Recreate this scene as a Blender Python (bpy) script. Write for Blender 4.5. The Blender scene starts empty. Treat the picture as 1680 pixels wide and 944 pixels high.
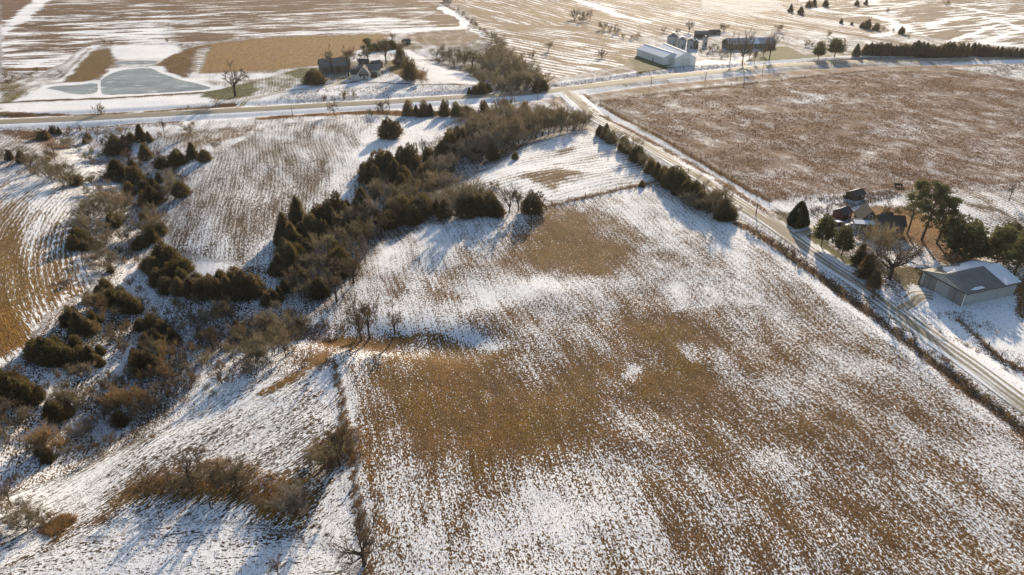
import bpy, math, random
import numpy as np
from mathutils import Vector, Matrix
random.seed(7); RNG = np.random.RandomState(7)
S = bpy.context.scene
COL = S.collection

# ------------------------------------------------------------------ camera
HC = 80.0; PITCH = math.radians(28.5); FPX = 1120.0
cam_d = bpy.data.cameras.new("camera"); cam = bpy.data.objects.new("camera", cam_d); COL.objects.link(cam)
cam.location = (0, 0, HC); cam.rotation_euler = (math.radians(90) - PITCH, 0, 0)
cam_d.sensor_width = 36; cam_d.lens = 24.0; cam_d.clip_end = 9000; cam_d.clip_start = 1.0
S.camera = cam
# ------------------------------------------------------------------ sky + sun
SUN_EL = math.radians(17.5); SUN_AZ = math.radians(15.0)      # azimuth right of the view direction (+Y)
w = bpy.data.worlds.new("World"); S.world = w; w.use_nodes = True
wn = w.node_tree.nodes; bg = wn["Background"]
sky = wn.new("ShaderNodeTexSky"); sky.sky_type = 'NISHITA'; sky.sun_disc = False
sky.sun_elevation = SUN_EL; sky.sun_rotation = SUN_AZ; sky.air_density = 1.0; sky.dust_density = 1.0
w.node_tree.links.new(sky.outputs[0], bg.inputs[0]); bg.inputs[1].default_value = 0.11
sd = bpy.data.lights.new("sun", 'SUN'); sd.energy = 5.0; sd.angle = math.radians(0.5); sd.color = (1.0, 0.83, 0.62)
sun = bpy.data.objects.new("sun", sd); COL.objects.link(sun)
sdir = Vector((math.sin(SUN_AZ) * math.cos(SUN_EL), math.cos(SUN_AZ) * math.cos(SUN_EL), math.sin(SUN_EL)))
sun.rotation_euler = sdir.to_track_quat('Z', 'Y').to_euler()
S.view_settings.view_transform = 'Standard'; S.view_settings.look = 'None'
S.view_settings.exposure = 0.56; S.view_settings.gamma = 1.0
S.cycles.max_bounces = 5; S.cycles.diffuse_bounces = 2; S.cycles.transparent_max_bounces = 8
S.cycles.volume_bounces = 0

# ------------------------------------------------------------------ maths helpers
_T = np.random.RandomState(3).rand(256, 256)
def vn(x, y):
    xi = np.floor(x).astype(int); yi = np.floor(y).astype(int); fx = x - xi; fy = y - yi
    fx = fx * fx * (3 - 2 * fx); fy = fy * fy * (3 - 2 * fy)
    a = _T[xi & 255, yi & 255]; b = _T[(xi + 1) & 255, yi & 255]; c = _T[xi & 255, (yi + 1) & 255]; d = _T[(xi + 1) & 255, (yi + 1) & 255]
    return (a * (1 - fx) + b * fx) * (1 - fy) + (c * (1 - fx) + d * fx) * fy
def fbm(x, y, s, o=4):
    r = 0; a = 1; t = 0
    for k in range(o):
        r = r + a * vn(x / s * 2**k + 17.3 * k, y / s * 2**k + 5.1 * k); t += a; a *= .5
    return r / t
def flat(px, py, z=0.0):
    u = (np.asarray(px, float) - 840) / FPX; v = (np.asarray(py, float) - 472) / FPX
    den = math.sin(PITCH) + v * math.cos(PITCH)
    den = np.maximum(den, 0.02); t = (HC - z) / den
    return u * t, (math.cos(PITCH) - v * math.sin(PITCH)) * t
def poly_dist(X, Y, pts):
    """distance to an open polyline, and arclength of the nearest point"""
    best = np.full(X.shape, 1e9); arc = np.zeros(X.shape); L = 0
    for (ax, ay), (bx, by) in zip(pts[:-1], pts[1:]):
        dx, dy = bx - ax, by - ay; l2 = dx * dx + dy * dy; l = math.sqrt(l2)
        t = np.clip(((X - ax) * dx + (Y - ay) * dy) / l2, 0, 1)
        d = np.hypot(X - ax - t * dx, Y - ay - t * dy); m = d < best
        best = np.where(m, d, best); arc = np.where(m, L + t * l, arc); L += l
    return best, arc
def in_poly(X, Y, pts):
    """signed distance, positive inside"""
    ins = np.zeros(X.shape, bool); n = len(pts)
    for i in range(n):
        (ax, ay), (bx, by) = pts[i], pts[(i + 1) % n]
        c = ((ay > Y) != (by > Y)) & (X < (bx - ax) * (Y - ay) / ((by - ay) + 1e-12) + ax); ins ^= c
    d, _ = poly_dist(X, Y, list(pts) + [pts[0]])
    return np.where(ins, d, -d)
def wpts(pl): 
    x, y = flat([p[0] for p in pl], [p[1] for p in pl]); return list(zip(x.tolist(), y.tolist()))
def resample(pts, step):
    out = []; 
    for (ax, ay), (bx, by) in zip(pts[:-1], pts[1:]):
        n = max(1, int(math.hypot(bx - ax, by - ay) / step))
        out += [(ax + (bx - ax) * k / n, ay + (by - ay) * k / n) for k in range(n)]
    return out + [pts[-1]]
def smooth(pts, it=2):
    for _ in range(it):
        q = [pts[0]]
        for a, b in zip(pts[:-1], pts[1:]):
            q += [(a[0] * .75 + b[0] * .25, a[1] * .75 + b[1] * .25), (a[0] * .25 + b[0] * .75, a[1] * .25 + b[1] * .75)]
        pts = q + [pts[-1]]
    return pts
def extend(pts, a, b):
    (x0, y0), (x1, y1) = pts[0], pts[1]; l = math.hypot(x1 - x0, y1 - y0)
    s = (x0 + (x0 - x1) / l * a, y0 + (y0 - y1) / l * a)
    (x0, y0), (x1, y1) = pts[-1], pts[-2]; l = math.hypot(x1 - x0, y1 - y0)
    return [s] + pts + [(x0 + (x0 - x1) / l * b, y0 + (y0 - y1) / l * b)]
HWY = smooth(extend(wpts([(0, 200), (100, 195.5), (300, 186), (420, 179.5), (570, 171), (720, 162), (840, 155), (940, 146), (1040, 132), (1140, 121.5), (1260, 109), (1360, 103), (1500, 99.5), (1680, 96)]), 500, 700))
GRV = smooth(extend(wpts([(930, 150), (962, 184), (996, 203), (1036, 226), (1133, 283), (1190, 320), (1236, 349), (1287, 382), (1339, 420), (1416, 470), (1458, 502), (1517, 545), (1576, 586), (1680, 662)])[0:], 0.5, 120))
# gullies: wooded draws lie a little lower than the fields
G1 = wpts([(960, 195), (880, 200), (800, 230), (740, 275), (680, 320), (600, 370), (520, 430), (440, 500), (350, 540), (280, 580), (210, 640), (130, 690), (20, 760)])
G2 = wpts([(120, 215), (190, 250), (230, 300), (220, 380), (240, 440), (230, 500), (180, 560), (120, 640)])
G3 = wpts([(720, 90), (800, 115), (860, 150)])
G4 = wpts([(560, 545), (640, 555), (760, 560)])
def hgt(X, Y):
    X = np.asarray(X, float); Y = np.asarray(Y, float)
    h = 2.4 * (fbm(X + 900, Y + 300, 130, 2) - .5) + 1.0 * (fbm(X + 50, Y + 900, 45, 2) - .5)
    h = h + np.clip((520 - Y) / 150, 0, 1) * (.9 * (fbm(X + 11, Y + 23, 21, 2) - .5) + .35 * (fbm(X + 211, Y + 123, 8, 2) - .5))
    for g, wd, dp in ((G1, 15, 5.0), (G2, 14, 4.2), (G3, 16, 2.5), (G4, 6, 2.2)):
        d, _ = poly_dist(X, Y, g); h = h - dp * np.exp(-(d / wd) ** 2)
    # far hills
    h = h + np.clip((Y - 560) / 500, 0, 1.5) * 9 * (fbm(X + 333, Y + 77, 150, 3) - .35) + np.clip((Y - 1200) / 1500, 0, 1) * 40 * fbm(X, Y, 600, 3)
    dh, _ = poly_dist(X, Y, HWY); dg, _ = poly_dist(X, Y, GRV)
    # roads: raised bed and ditch
    h = h * (1 - .85 * np.exp(-(dh / 30) ** 2)) ; h = h * (1 - .8 * np.exp(-(dg / 16) ** 2))
    h = h - 1.1 * np.exp(-((dh - 11.5) / 3.4) ** 2) * (dg > 9) - .55 * np.exp(-((dg - 6.6) / 1.6) ** 2) * (dh > 9)
    return h
def at(px, py, dz=0.0):
    z = 0.0
    for _ in range(5):
        x, y = flat(px, py, z); z = float(hgt(np.array([float(x)]), np.array([float(y)]))[0])
    return Vector((float(x), float(y), z + dz))
def atn(px, py):
    px = np.asarray(px, float); py = np.asarray(py, float); z = np.zeros(px.shape)
    for _ in range(4):
        x, y = flat(px, py, z); z = hgt(x, y)
    return x, y, z
def metres(p, hpx):
    zc = p.y * math.cos(PITCH) + (HC - p.z) * math.sin(PITCH)
    return hpx * zc / FPX / math.cos(PITCH) * .93
def metres_w(p, wpx):
    return wpx * (p.y * math.cos(PITCH) + (HC - p.z) * math.sin(PITCH)) / FPX

# ------------------------------------------------------------------ object helpers
def mesh(name, v, f, mats=()):
    m = bpy.data.meshes.new(name); m.from_pydata([tuple(a) for a in v], [], [tuple(a) for a in f]); m.update()
    for k in mats: m.materials.append(k)
    return m
def npmesh(name, V, F, mats=()):
    """V (n,3), F (m,k) same-size faces"""
    V = np.asarray(V, np.float32); F = np.asarray(F, np.int32); k = F.shape[1]
    m = bpy.data.meshes.new(name); m.vertices.add(len(V)); m.vertices.foreach_set('co', V.ravel())
    m.loops.add(F.size); m.loops.foreach_set('vertex_index', F.ravel()); m.polygons.add(len(F))
    m.polygons.foreach_set('loop_start', np.arange(len(F), dtype=np.int32) * k)
    try: m.polygons.foreach_set('loop_total', np.full(len(F), k, np.int32))
    except Exception: pass
    m.update(calc_edges=True); m.validate()
    for q in mats: m.materials.append(q)
    return m
def link(name, me, parent=None, kind=None):
    o = bpy.data.objects.new(name, me); COL.objects.link(o)
    if parent is not None: o.parent = parent
    if kind: o['kind'] = kind
    return o
def tag(o, label, cat, group=None):
    o['label'] = label; o['category'] = cat
    if group: o['group'] = group
    return o
def empty(name, loc, rz, label, cat, group=None):
    o = bpy.data.objects.new(name, None); COL.objects.link(o); o.location = loc; o.rotation_euler = (0, 0, rz); o.empty_display_size = .5
    return tag(o, label, cat, group)
class MB:
    def __init__(s): s.v = []; s.f = []
    def poly(s, pts): n = len(s.v); s.v += [tuple(p) for p in pts]; s.f.append(tuple(range(n, n + len(pts)))); return s
    def box(s, x0, y0, z0, x1, y1, z1):
        n = len(s.v); s.v += [(x, y, z) for z in (z0, z1) for x, y in ((x0, y0), (x1, y0), (x1, y1), (x0, y1))]
        s.f += [tuple(n + i for i in q) for q in ((0, 3, 2, 1), (4, 5, 6, 7), (0, 1, 5, 4), (1, 2, 6, 5), (2, 3, 7, 6), (3, 0, 4, 7))]; return s
    def prism(s, prof, a, b, axis='x'):
        """extrude a closed profile [(t,z)..] along axis from a to b"""
        n = len(s.v); k = len(prof)
        for q in (a, b):
            for t, z in prof: s.v.append((q, t, z) if axis == 'x' else (t, q, z))
        s.f.append(tuple(n + i for i in range(k))); s.f.append(tuple(n + k + i for i in reversed(range(k))))
        for i in range(k): j = (i + 1) % k; s.f.append((n + i, n + k + i, n + k + j, n + j))
        return s
    def tube(s, p, q, r0, r1, k=6):
        p = Vector(p); q = Vector(q); d = (q - p).normalized(); a = d.orthogonal().normalized(); b = d.cross(a); n = len(s.v)
        for c, r in ((p, r0), (q, r1)):
            for i in range(k):
                t = 2 * math.pi * i / k; s.v.append(tuple(c + a * math.cos(t) * r + b * math.sin(t) * r))
        for i in range(k): j = (i + 1) % k; s.f.append((n + i, n + j, n + k + j, n + k + i))
        s.f.append(tuple(n + i for i in reversed(range(k)))); s.f.append(tuple(n + k + i for i in range(k))); return s
    def mesh(s, name, mat):
        m = mesh(name, s.v, s.f, (mat,)); return m
    def build(s, name, mat, parent=None): 
        m = s.mesh(name, mat); import bmesh
        bm = bmesh.new(); bm.from_mesh(m); bmesh.ops.recalc_face_normals(bm, faces=bm.faces); bm.to_mesh(m); bm.free()
        return link(name, m, parent)

# ------------------------------------------------------------------ materials
def mat(name, col, rough=.9, var=.25, scale=3.0, col2=None, rand=0.0, bump=0.0, metal=0.0, spec=.2, tl=0.0):
    m = bpy.data.materials.new(name); m.use_nodes = True; nt = m.node_tree; N = nt.nodes; L = nt.links
    b = N["Principled BSDF"]; b.inputs['Roughness'].default_value = rough; b.inputs['Metallic'].default_value = metal
    b.inputs['Specular IOR Level'].default_value = spec
    tc = N.new("ShaderNodeTexCoord"); no = N.new("ShaderNodeTexNoise"); no.inputs['Scale'].default_value = scale; no.inputs['Detail'].default_value = 4
    L.new(tc.outputs['Object'], no.inputs['Vector'])
    mr = N.new("ShaderNodeMapRange"); mr.inputs[1].default_value = .3; mr.inputs[2].default_value = .7; L.new(no.outputs[0], mr.inputs[0])
    mx = N.new("ShaderNodeMix"); mx.data_type = 'RGBA'
    c2 = col2 or tuple(c * (1 - var) for c in col)
    mx.inputs[6].default_value = (*col, 1); mx.inputs[7].default_value = (*c2, 1); L.new(mr.outputs[0], mx.inputs[0])
    out = mx.outputs[2]
    if rand:
        oi = N.new("ShaderNodeObjectInfo"); hs = N.new("ShaderNodeHueSaturation"); L.new(out, hs.inputs['Color'])
        a = N.new("ShaderNodeMapRange"); a.inputs[3].default_value = 1 - rand; a.inputs[4].default_value = 1 + rand; L.new(oi.outputs['Random'], a.inputs[0]); L.new(a.outputs[0], hs.inputs['Value'])
        q = N.new("ShaderNodeMath"); q.operation = 'MULTIPLY'; q.inputs[1].default_value = 7.31; L.new(oi.outputs['Random'], q.inputs[0])
        q2 = N.new("ShaderNodeMath"); q2.operation = 'FRACT'; L.new(q.outputs[0], q2.inputs[0])
        a2 = N.new("ShaderNodeMapRange"); a2.inputs[3].default_value = .5 - rand * .02; a2.inputs[4].default_value = .5 + rand * .04; L.new(q2.outputs[0], a2.inputs[0]); L.new(a2.outputs[0], hs.inputs['Hue'])
        out = hs.outputs[0]
    L.new(out, b.inputs['Base Color'])
    if bump:
        bp = N.new("ShaderNodeBump"); bp.inputs['Strength'].default_value = bump; bp.inputs['Distance'].default_value = .05
        L.new(no.outputs[0], bp.inputs['Height']); L.new(bp.outputs[0], b.inputs['Normal'])
    if tl:
        tr = N.new("ShaderNodeBsdfTranslucent"); L.new(out, tr.inputs[0]); ms = N.new("ShaderNodeMixShader"); ms.inputs[0].default_value = tl
        L.new(b.outputs[0], ms.inputs[1]); L.new(tr.outputs[0], ms.inputs[2]); L.new(ms.outputs[0], N["Material Output"].inputs['Surface'])
    return m
M = dict(
    cedar=mat('cedar_foliage', (.125, .10, .054), .8, col2=(.20, .145, .075), scale=5, rand=.3, tl=.4),
    olive=mat('olive_cedar_foliage', (.18, .125, .055), .8, col2=(.10, .085, .038), scale=5, rand=.25, tl=.4),
    spruce=mat('dense_evergreen', (.04, .06, .025), .8, col2=(.07, .085, .03), scale=4, rand=.15, tl=.15),
    pine=mat('pine_needles', (.095, .098, .045), .8, col2=(.16, .145, .065), scale=4, rand=.2, tl=.4),
    twig=mat('brown_twigs', (.31, .245, .155), .9, col2=(.16, .125, .08), scale=3, rand=.3, tl=.3),
    darktwig=mat('dark_brown_twigs', (.21, .15, .095), .9, col2=(.12, .085, .055), scale=3, rand=.2, tl=.2),
    darkbark=mat('dark_bark', (.085, .062, .045), .95, scale=8, rand=.2),
    grey=mat('grey_twigs', (.33, .27, .21), .9, col2=(.21, .175, .135), scale=3, rand=.2, tl=.2),
    gold=mat('golden_twigs', (.42, .28, .13), .9, col2=(.20, .13, .065), scale=3, rand=.2, tl=.25),
    red=mat('red_brown_twigs', (.20, .11, .07), .9, col2=(.13, .075, .05), scale=3, rand=.2, tl=.2),
    straw=mat('dry_grass_blades', (.36, .235, .115), .9, col2=(.24, .14, .065), scale=.4, tl=.3),
    weed=mat('dark_weed_stems', (.15, .10, .065), .9, col2=(.25, .17, .10), scale=.4, tl=.2),
    rust=mat('rust_prairie_grass', (.235, .125, .065), .9, col2=(.33, .20, .10), scale=.2, tl=.25),
    bark=mat('bark', (.15, .115, .085), .95, scale=8, rand=.2),
    bark2=mat('pale_bark', (.22, .18, .14), .95, scale=8),
    wood=mat('weathered_wood', (.17, .13, .10), .9, scale=6),
    wire=mat('fence_wire', (.10, .09, .08), .6),
    white=mat('white_painted_siding', (.78, .77, .74), .6, var=.08, scale=1.5),
    cream=mat('cream_siding', (.66, .64, .56), .7, var=.08, scale=1.5),
    steel=mat('galvanised_steel', (.42, .43, .44), .45, var=.15, scale=1.2, metal=.3),
    barnroof=mat('weathered_metal_roof', (.23, .22, .21), .6, var=.2, scale=.6, metal=.1),
    barnwall=mat('pale_corrugated_wall', (.50, .49, .46), .6, var=.18, scale=.8),
    barndoor=mat('grey_sliding_door', (.27, .25, .235), .7, var=.15, scale=.8),
    trim=mat('rusty_brown_trim', (.16, .11, .08), .8),
    snow=mat('snow_layer', (.84, .86, .90), .7, var=.04, scale=1.0, bump=.2),
    shingle=mat('dark_shingles', (.10, .09, .085), .9, scale=3),
    greyroof=mat('grey_shingles', (.24, .225, .21), .9, scale=2),
    brown=mat('brown_boards', (.13, .085, .06), .9, scale=2),
    oldwood=mat('old_barn_boards', (.20, .165, .135), .9, scale=2),
    glass=mat('window_glass', (.03, .035, .04), .15, spec=.5),
    dark=mat('dark_opening', (.02, .02, .02), .9),
    carpaint=mat('dark_car_paint', (.05, .04, .045), .3, spec=.5, var=.05),
    redpaint=mat('dull_red_paint', (.11, .04, .03), .6, spec=.4),
    tyre=mat('tyre_rubber', (.02, .02, .02), .9),
    concrete=mat('concrete', (.40, .38, .34), .9, scale=2),
)

# ------------------------------------------------------------------ ground
SN = ["5 4 3 3 3 3 2 3 2 5 5 5 6 6 6 6 7 6 7 6 6 6", "7 4 5 8 5 5 6 6 7 6 5 5 5 6 7 6 6 7 6 7 7 7",
      "5 6 7 8 8 5 6 8 8 8 4 6 6 3 7 7 5 3 3 3 3 4", "8 9 9 9 8 8 8 8 9 8 8 6 5 4 3 3 4 3 3 3 3 3",
      "5 6 8 8 7 7 6 7 9 9 8 8 7 5 3 3 3 2 3 3 3 4", "7 8 8 7 7 6 6 7 6 7 8 7 7 9 7 6 7 8 6 5 6 6",
      "4 7 7 7 7 6 6 8 9 9 8 3 5 7 8 8 8 7 3 4 7 7", "2 5 8 8 8 8 8 8 8 7 6 1 1 4 6 8 6 6 7 8 8 8",
      "3 5 7 9 9 9 8 8 6 5 6 7 7 6 6 7 5 5 7 8 9 9", "2 7 7 8 8 7 8 7 8 8 5 6 5 2 2 4 5 5 5 7 8 8",
      "8 9 9 8 8 7 5 6 4 2 2 3 4 3 2 4 4 5 5 6 8 8", "8 9 9 9 8 8 7 7 2 1 1 1 1 2 2 3 4 4 4 5 7 8",
      "9 9 9 8 8 7 7 6 4 1 1 1 3 3 3 3 3 4 4 4 5 6", "8 8 8 5 5 5 6 6 6 4 4 5 6 5 4 4 4 4 4 4 5 5",
      "7 6 8 8 8 8 8 6 6 5 5 7 7 6 4 4 4 4 4 4 5 5", "7 8 8 9 9 9 9 7 6 7 7 7 7 7 5 4 3 4 4 4 4 4",
      "8 8 9 9 9 9 9 7 7 8 8 8 6 6 5 4 4 4 4 4 4 4"]
SN = np.array([[int(c) for c in r.split()] for r in SN], float)
def grid_cov(px, py):
    gx = np.clip(px / 80.0, 0, 20.999); gy = np.clip(py / 60.0, 0, 15.999); i = gx.astype(int); j = gy.astype(int); fx = gx - i; fy = gy - j
    fx = fx * fx * (3 - 2 * fx); fy = fy * fy * (3 - 2 * fy)
    return ((SN[j, i] * (1 - fx) + SN[j, i + 1] * fx) * (1 - fy) + (SN[j + 1, i] * (1 - fx) + SN[j + 1, i + 1] * fx) * fy) / 9.0
def steps(a, b, s0, k):
    o = [a]
    while o[-1] < b: o.append(o[-1] + s0 + k * (o[-1] - a))
    return o
xs_r = steps(0, 130, 1.0, 0)[:-1] + steps(130, 560, 1.9, 0.0)[:-1] + steps(560, 3000, 4, .10)
xs = np.array([-a for a in reversed(xs_r[1:])] + xs_r)
ys = np.array(sorted([-a for a in steps(0, 700, 10, .25)[1:]]) + list(np.linspace(0, 50, 9))[:-1] + steps(50, 880, .9, .0029)[:-1] + steps(880, 3400, 5, .08))
GX, GY = np.meshgrid(xs, ys); X = GX.ravel(); Y = GY.ravel()
Z = hgt(X, Y)
# photo-plan coordinates of each ground vertex (used only to read the field plan below)
den = Y * math.cos(PITCH) + (HC - Z) * math.sin(PITCH); den = np.where(den < 5, 5, den)
PX = 840 + FPX * X / den; PY = 472 + FPX * ((HC - Z) * math.cos(PITCH) - Y * math.sin(PITCH)) / den
PY = np.where(Y < 20, 900, PY)
wx = (fbm(X, Y, 9, 3) - .5) * 9; wy = (fbm(X + 500, Y + 500, 9, 3) - .5) * 9
cov = grid_cov(PX, PY) * .94
far = np.clip((Y - 820) / 300, 0, 1); cov = cov * (1 - far) + far * (.35 + .5 * fbm(X, Y, 260, 3))
soil = np.tile(np.array([.30, .185, .085]), (len(X), 1))
NS = math.atan2(-1, .28)                     # survey grid: the rows run along the gravel road
ang = np.full(X.shape, NS); scl = np.ones(X.shape); aniso = np.full(X.shape, .46); stripe = np.full(X.shape, .075); per = np.full(X.shape, 1.55)
rad = np.full((len(X), 2), np.nan); strk = np.zeros(X.shape)
def area(pl, c=None, s=None, a=None, sc=None, an=None, st=None, soft=1.5, rough=.5, centre=None, mul=None, pr=None, mix=1.0, sk=None):
    P = wpts(pl); P = np.array(P); m = 12
    bb = (X > P[:, 0].min() - m) & (X < P[:, 0].max() + m) & (Y > P[:, 1].min() - m) & (Y < P[:, 1].max() + m)
    I = np.where(bb)[0]; d = in_poly(X[I] + wx[I] * rough, Y[I] + wy[I] * rough, [tuple(q) for q in P])
    k = np.clip(d / soft + .5, 0, 1) * mix
    if c is not None: cov[I] = cov[I] * (1 - k) + c * k
    if mul is not None: cov[I] = cov[I] + mul * k
    if s is not None: soil[I] = soil[I] * (1 - k[:, None]) + np.array(s) * k[:, None]
    J = I[d > 0]
    if a is not None: ang[J] = a
    if sc is not None: scl[J] = sc
    if an is not None: aniso[J] = an
    if st is not None: stripe[J] = st
    if sk is not None: strk[J] = sk
    if pr is not None: per[J] = pr
    if centre is not None:
        cx, cy = centre; r = np.hypot(X[J] - cx, Y[J] - cy); t = np.arctan2(Y[J] - cy, X[J] - cx); rad[J, 0] = t * r.mean(); rad[J, 1] = r
    return I, d
def strip(pl, wd, c=None, s=None, soft=.8, rough=.2, closed=False, mix=1.0):
    P = resample(wpts(pl), 60); d, _ = poly_dist(X + wx * rough, Y + wy * rough, P)
    k = np.clip((wd - d) / soft + .5, 0, 1) * mix
    if c is not None: cov[:] = cov * (1 - k) + c * k
    if s is not None: soil[:] = soil * (1 - k[:, None]) + np.array(s) * k[:, None]
TANF = (.52, .34, .145); GREEN = (.19, .19, .065); ORNG = (.44, .25, .10); LIT = (.17, .125, .08); PRA = (.235, .122, .060); FAR1 = (.31, .20, .12); FAR2 = (.46, .33, .19); GOLD = (.36, .235, .085)
EW = math.atan2(.24, 1)
# far fields
area([(0, -20), (0, 118), (60, 125), (110, 100), (140, 78), (250, 72), (330, 72), (420, 60), (620, 54), (770, 45), (735, 12), (715, -20)], s=FAR1, a=EW, sc=2.2, an=.24, st=.08, soft=3, mul=-.08, sk=1.0)
area([(0, -20), (0, 40), (40, 22), (70, -20)], c=.1, s=(.36, .22, .15), soft=6)
area([(0, 46), (30, 25), (60, 0), (85, 0), (50, 32), (5, 55)], c=.95, soft=4)
area([(725, -20), (790, 40), (860, 60), (1000, 75), (1050, 60), (1300, 50), (1680, 75), (1700, -20)], s=FAR2, a=math.atan2(-1, .42), sc=1.8, an=.16, st=.20, soft=4, pr=4.2, mul=-.22, sk=.5)
area([(770, 52), (830, 90), (900, 130), (1020, 108), (1100, 80), (1000, 60), (940, 40), (860, 42), (760, 28)], s=(.42, .30, .17), a=math.atan2(-1, .95), sc=2.0, an=.3, st=.25, pr=3.5, soft=4, sk=.7, mul=-.06)
area([(1320, 15), (1420, 40), (1560, 70), (1690, 80), (1690, 0), (1400, -15), (1300, -10)], s=(.36, .27, .18), c=None, a=math.atan2(.5, 1), sc=2.4, an=.25, st=.15, mul=-.02, sk=1.0)
area([(1150, 20), (1215, 25), (1290, 15), (1250, -10), (1150, -10)], a=0, st=.5, sc=1.0, an=.2, pr=7.0, centre=tuple(float(q) for q in flat(1290, -6)), c=.68, soft=3)
area([(1480, 15), (1530, 8), (1570, 12), (1540, 32), (1500, 35)], c=.25, soft=5); area([(1380, 25), (1430, 25), (1465, 40), (1440, 45)], c=.25, soft=5)
area([(735, 12), (765, 28), (772, 42), (730, 48), (690, 30)], c=.18, s=(.33, .22, .13), soft=3)
area([(725, 8), (762, 26), (775, 40), (765, 48), (640, 56), (640, 50), (755, 44), (752, 30), (715, 14)], c=1.1, soft=2)
area([(600, 50), (700, 46), (660, 30), (600, 22), (560, 30)], mul=.25, soft=20)
area([(680, 55), (760, 50), (790, 60), (770, 75), (700, 75), (660, 65)], c=.3, s=(.40, .27, .14), soft=4)
strip([(942, 0), (985, 14), (1020, 28), (1062, 38)], 5, c=1.1, soft=4)
strip([(1245, 34), (1330, 44), (1420, 63), (1500, 77), (1580, 84)], 4, c=.1, s=(.30, .21, .13), soft=4, rough=1)
strip([(1250, 42), (1340, 55), (1430, 72), (1520, 84)], 3, c=.9, soft=4, rough=1)
strip([(1430, 62), (1500, 50), (1560, 30), (1610, 27), (1700, 52)], 4, c=1.0, soft=4, rough=1)
strip([(1500, 42), (1530, 58), (1580, 70), (1650, 62), (1700, 66)], 6, c=.25, soft=5, rough=1)
strip([(1340, 18), (1440, 28), (1490, 45), (1440, 60)], 5, c=1.0, soft=5, rough=1)
strip([(1320, 26), (1400, 34), (1450, 50)], 6, c=.2, s=(.30, .21, .13), soft=5, rough=1)
strip([(1560, 70), (1620, 45), (1640, 40)], 3, c=1.0, soft=3); strip([(1600, 78), (1650, 55), (1690, 48)], 3, c=1.0, soft=3)
strip([(1560, 4), (1620, 12), (1700, 18)], 6, c=.2, soft=5, rough=1); strip([(1580, 14), (1640, 24), (1700, 30)], 5, c=1.0, soft=4)
# golden field and pond banks
area([(330, 76), (420, 64), (520, 58), (600, 56), (640, 60), (625, 70), (600, 75), (560, 98), (520, 110), (420, 119), (360, 121), (312, 122), (268, 113), (262, 106), (290, 86)], c=.02, s=TANF, a=math.atan2(1, -.2), sc=1.0, an=.3, st=.12, pr=3.0, soft=7, rough=1.3)
area([(262, 106), (285, 88), (325, 76), (352, 74), (338, 90), (322, 118), (300, 128), (268, 115)], c=.06, s=(.30, .195, .085), soft=3)
area([(318, 82), (345, 78), (338, 95), (326, 128), (310, 125)], c=.62, a=math.atan2(-.3, 1), st=.3, pr=5, soft=2)
area([(300, 120), (420, 122), (520, 118), (530, 126), (440, 132), (360, 134), (320, 132)], c=.95, soft=3)
area([(98, 134), (125, 110), (152, 84), (178, 80), (192, 98), (178, 118), (165, 129), (130, 134)], c=.02, s=(.30, .19, .07), soft=4, rough=.9)
area([(190, 76), (290, 74), (300, 84), (272, 97), (192, 97), (180, 82)], c=1.05, soft=2)
area([(50, 150), (75, 138), (165, 130), (180, 112), (270, 108), (275, 118), (345, 140), (380, 147), (350, 153), (200, 158), (40, 163), (0, 172), (0, 168), (40, 158)], c=1.1, soft=1.5, rough=.15)
area([(90, 134), (108, 108), (128, 86), (148, 76), (165, 74), (150, 84), (120, 112), (104, 133)], c=1.05, soft=2)
strip([(95, 128), (120, 105), (147, 80)], .8, c=.1, s=(.2, .15, .1)); 
area([(0, 130), (30, 132), (48, 150), (20, 165), (0, 168)], c=.3, s=(.28, .21, .07), soft=3)
strip([(-60, 172), (0, 167.5), (60, 164.5), (170, 161), (200, 158.5), (350, 151)], 1.6, c=-.1, s=(.24, .17, .10), soft=1.0, rough=.05)
area([(0, 172), (60, 167), (200, 162), (330, 156), (350, 164), (270, 180), (180, 183), (60, 190), (0, 182)], c=1.1, soft=2)
area([(335, 152), (370, 146), (420, 135), (420, 158), (392, 162), (370, 166), (330, 160)], c=.1, s=GREEN, soft=2)
area([(465, 122), (490, 115), (525, 112), (530, 130), (500, 142), (470, 145), (440, 142)], c=.15, s=GREEN, soft=2)
area([(420, 140), (460, 120), (500, 132), (490, 148), (430, 156)], c=.6, s=GREEN, soft=3, mix=.8)
area([(400, 165), (500, 142), (620, 134), (700, 137), (790, 139), (770, 150), (700, 156), (560, 164), (440, 174), (400, 176)], c=.98, s=(.12, .09, .07), soft=2)
strip([(420, 162), (460, 152), (520, 145), (545, 140), (585, 135)], 1.4, c=0, s=LIT)
strip([(600, 136.5), (700, 139), (790, 140)], .8, c=0, s=LIT)
area([(630, 104), (650, 96), (668, 112), (700, 118), (700, 133), (660, 128), (640, 118)], c=.1, s=(.36, .26, .10), soft=2)
area([(690, 106), (720, 106), (800, 122), (800, 138), (705, 136)], c=1.0, soft=2, a=math.atan2(1, 1.2), st=.1)
area([(636, 80), (668, 80), (700, 92), (672, 96), (645, 90)], c=1.1, soft=1.5)
area([(600, 74), (680, 72), (700, 80), (640, 82)], c=.3, s=(.26, .2, .1), soft=3)
area([(525, 105), (600, 100), (636, 100), (640, 118), (600, 130), (530, 136)], c=.35, s=(.24, .19, .11), soft=3)
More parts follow.
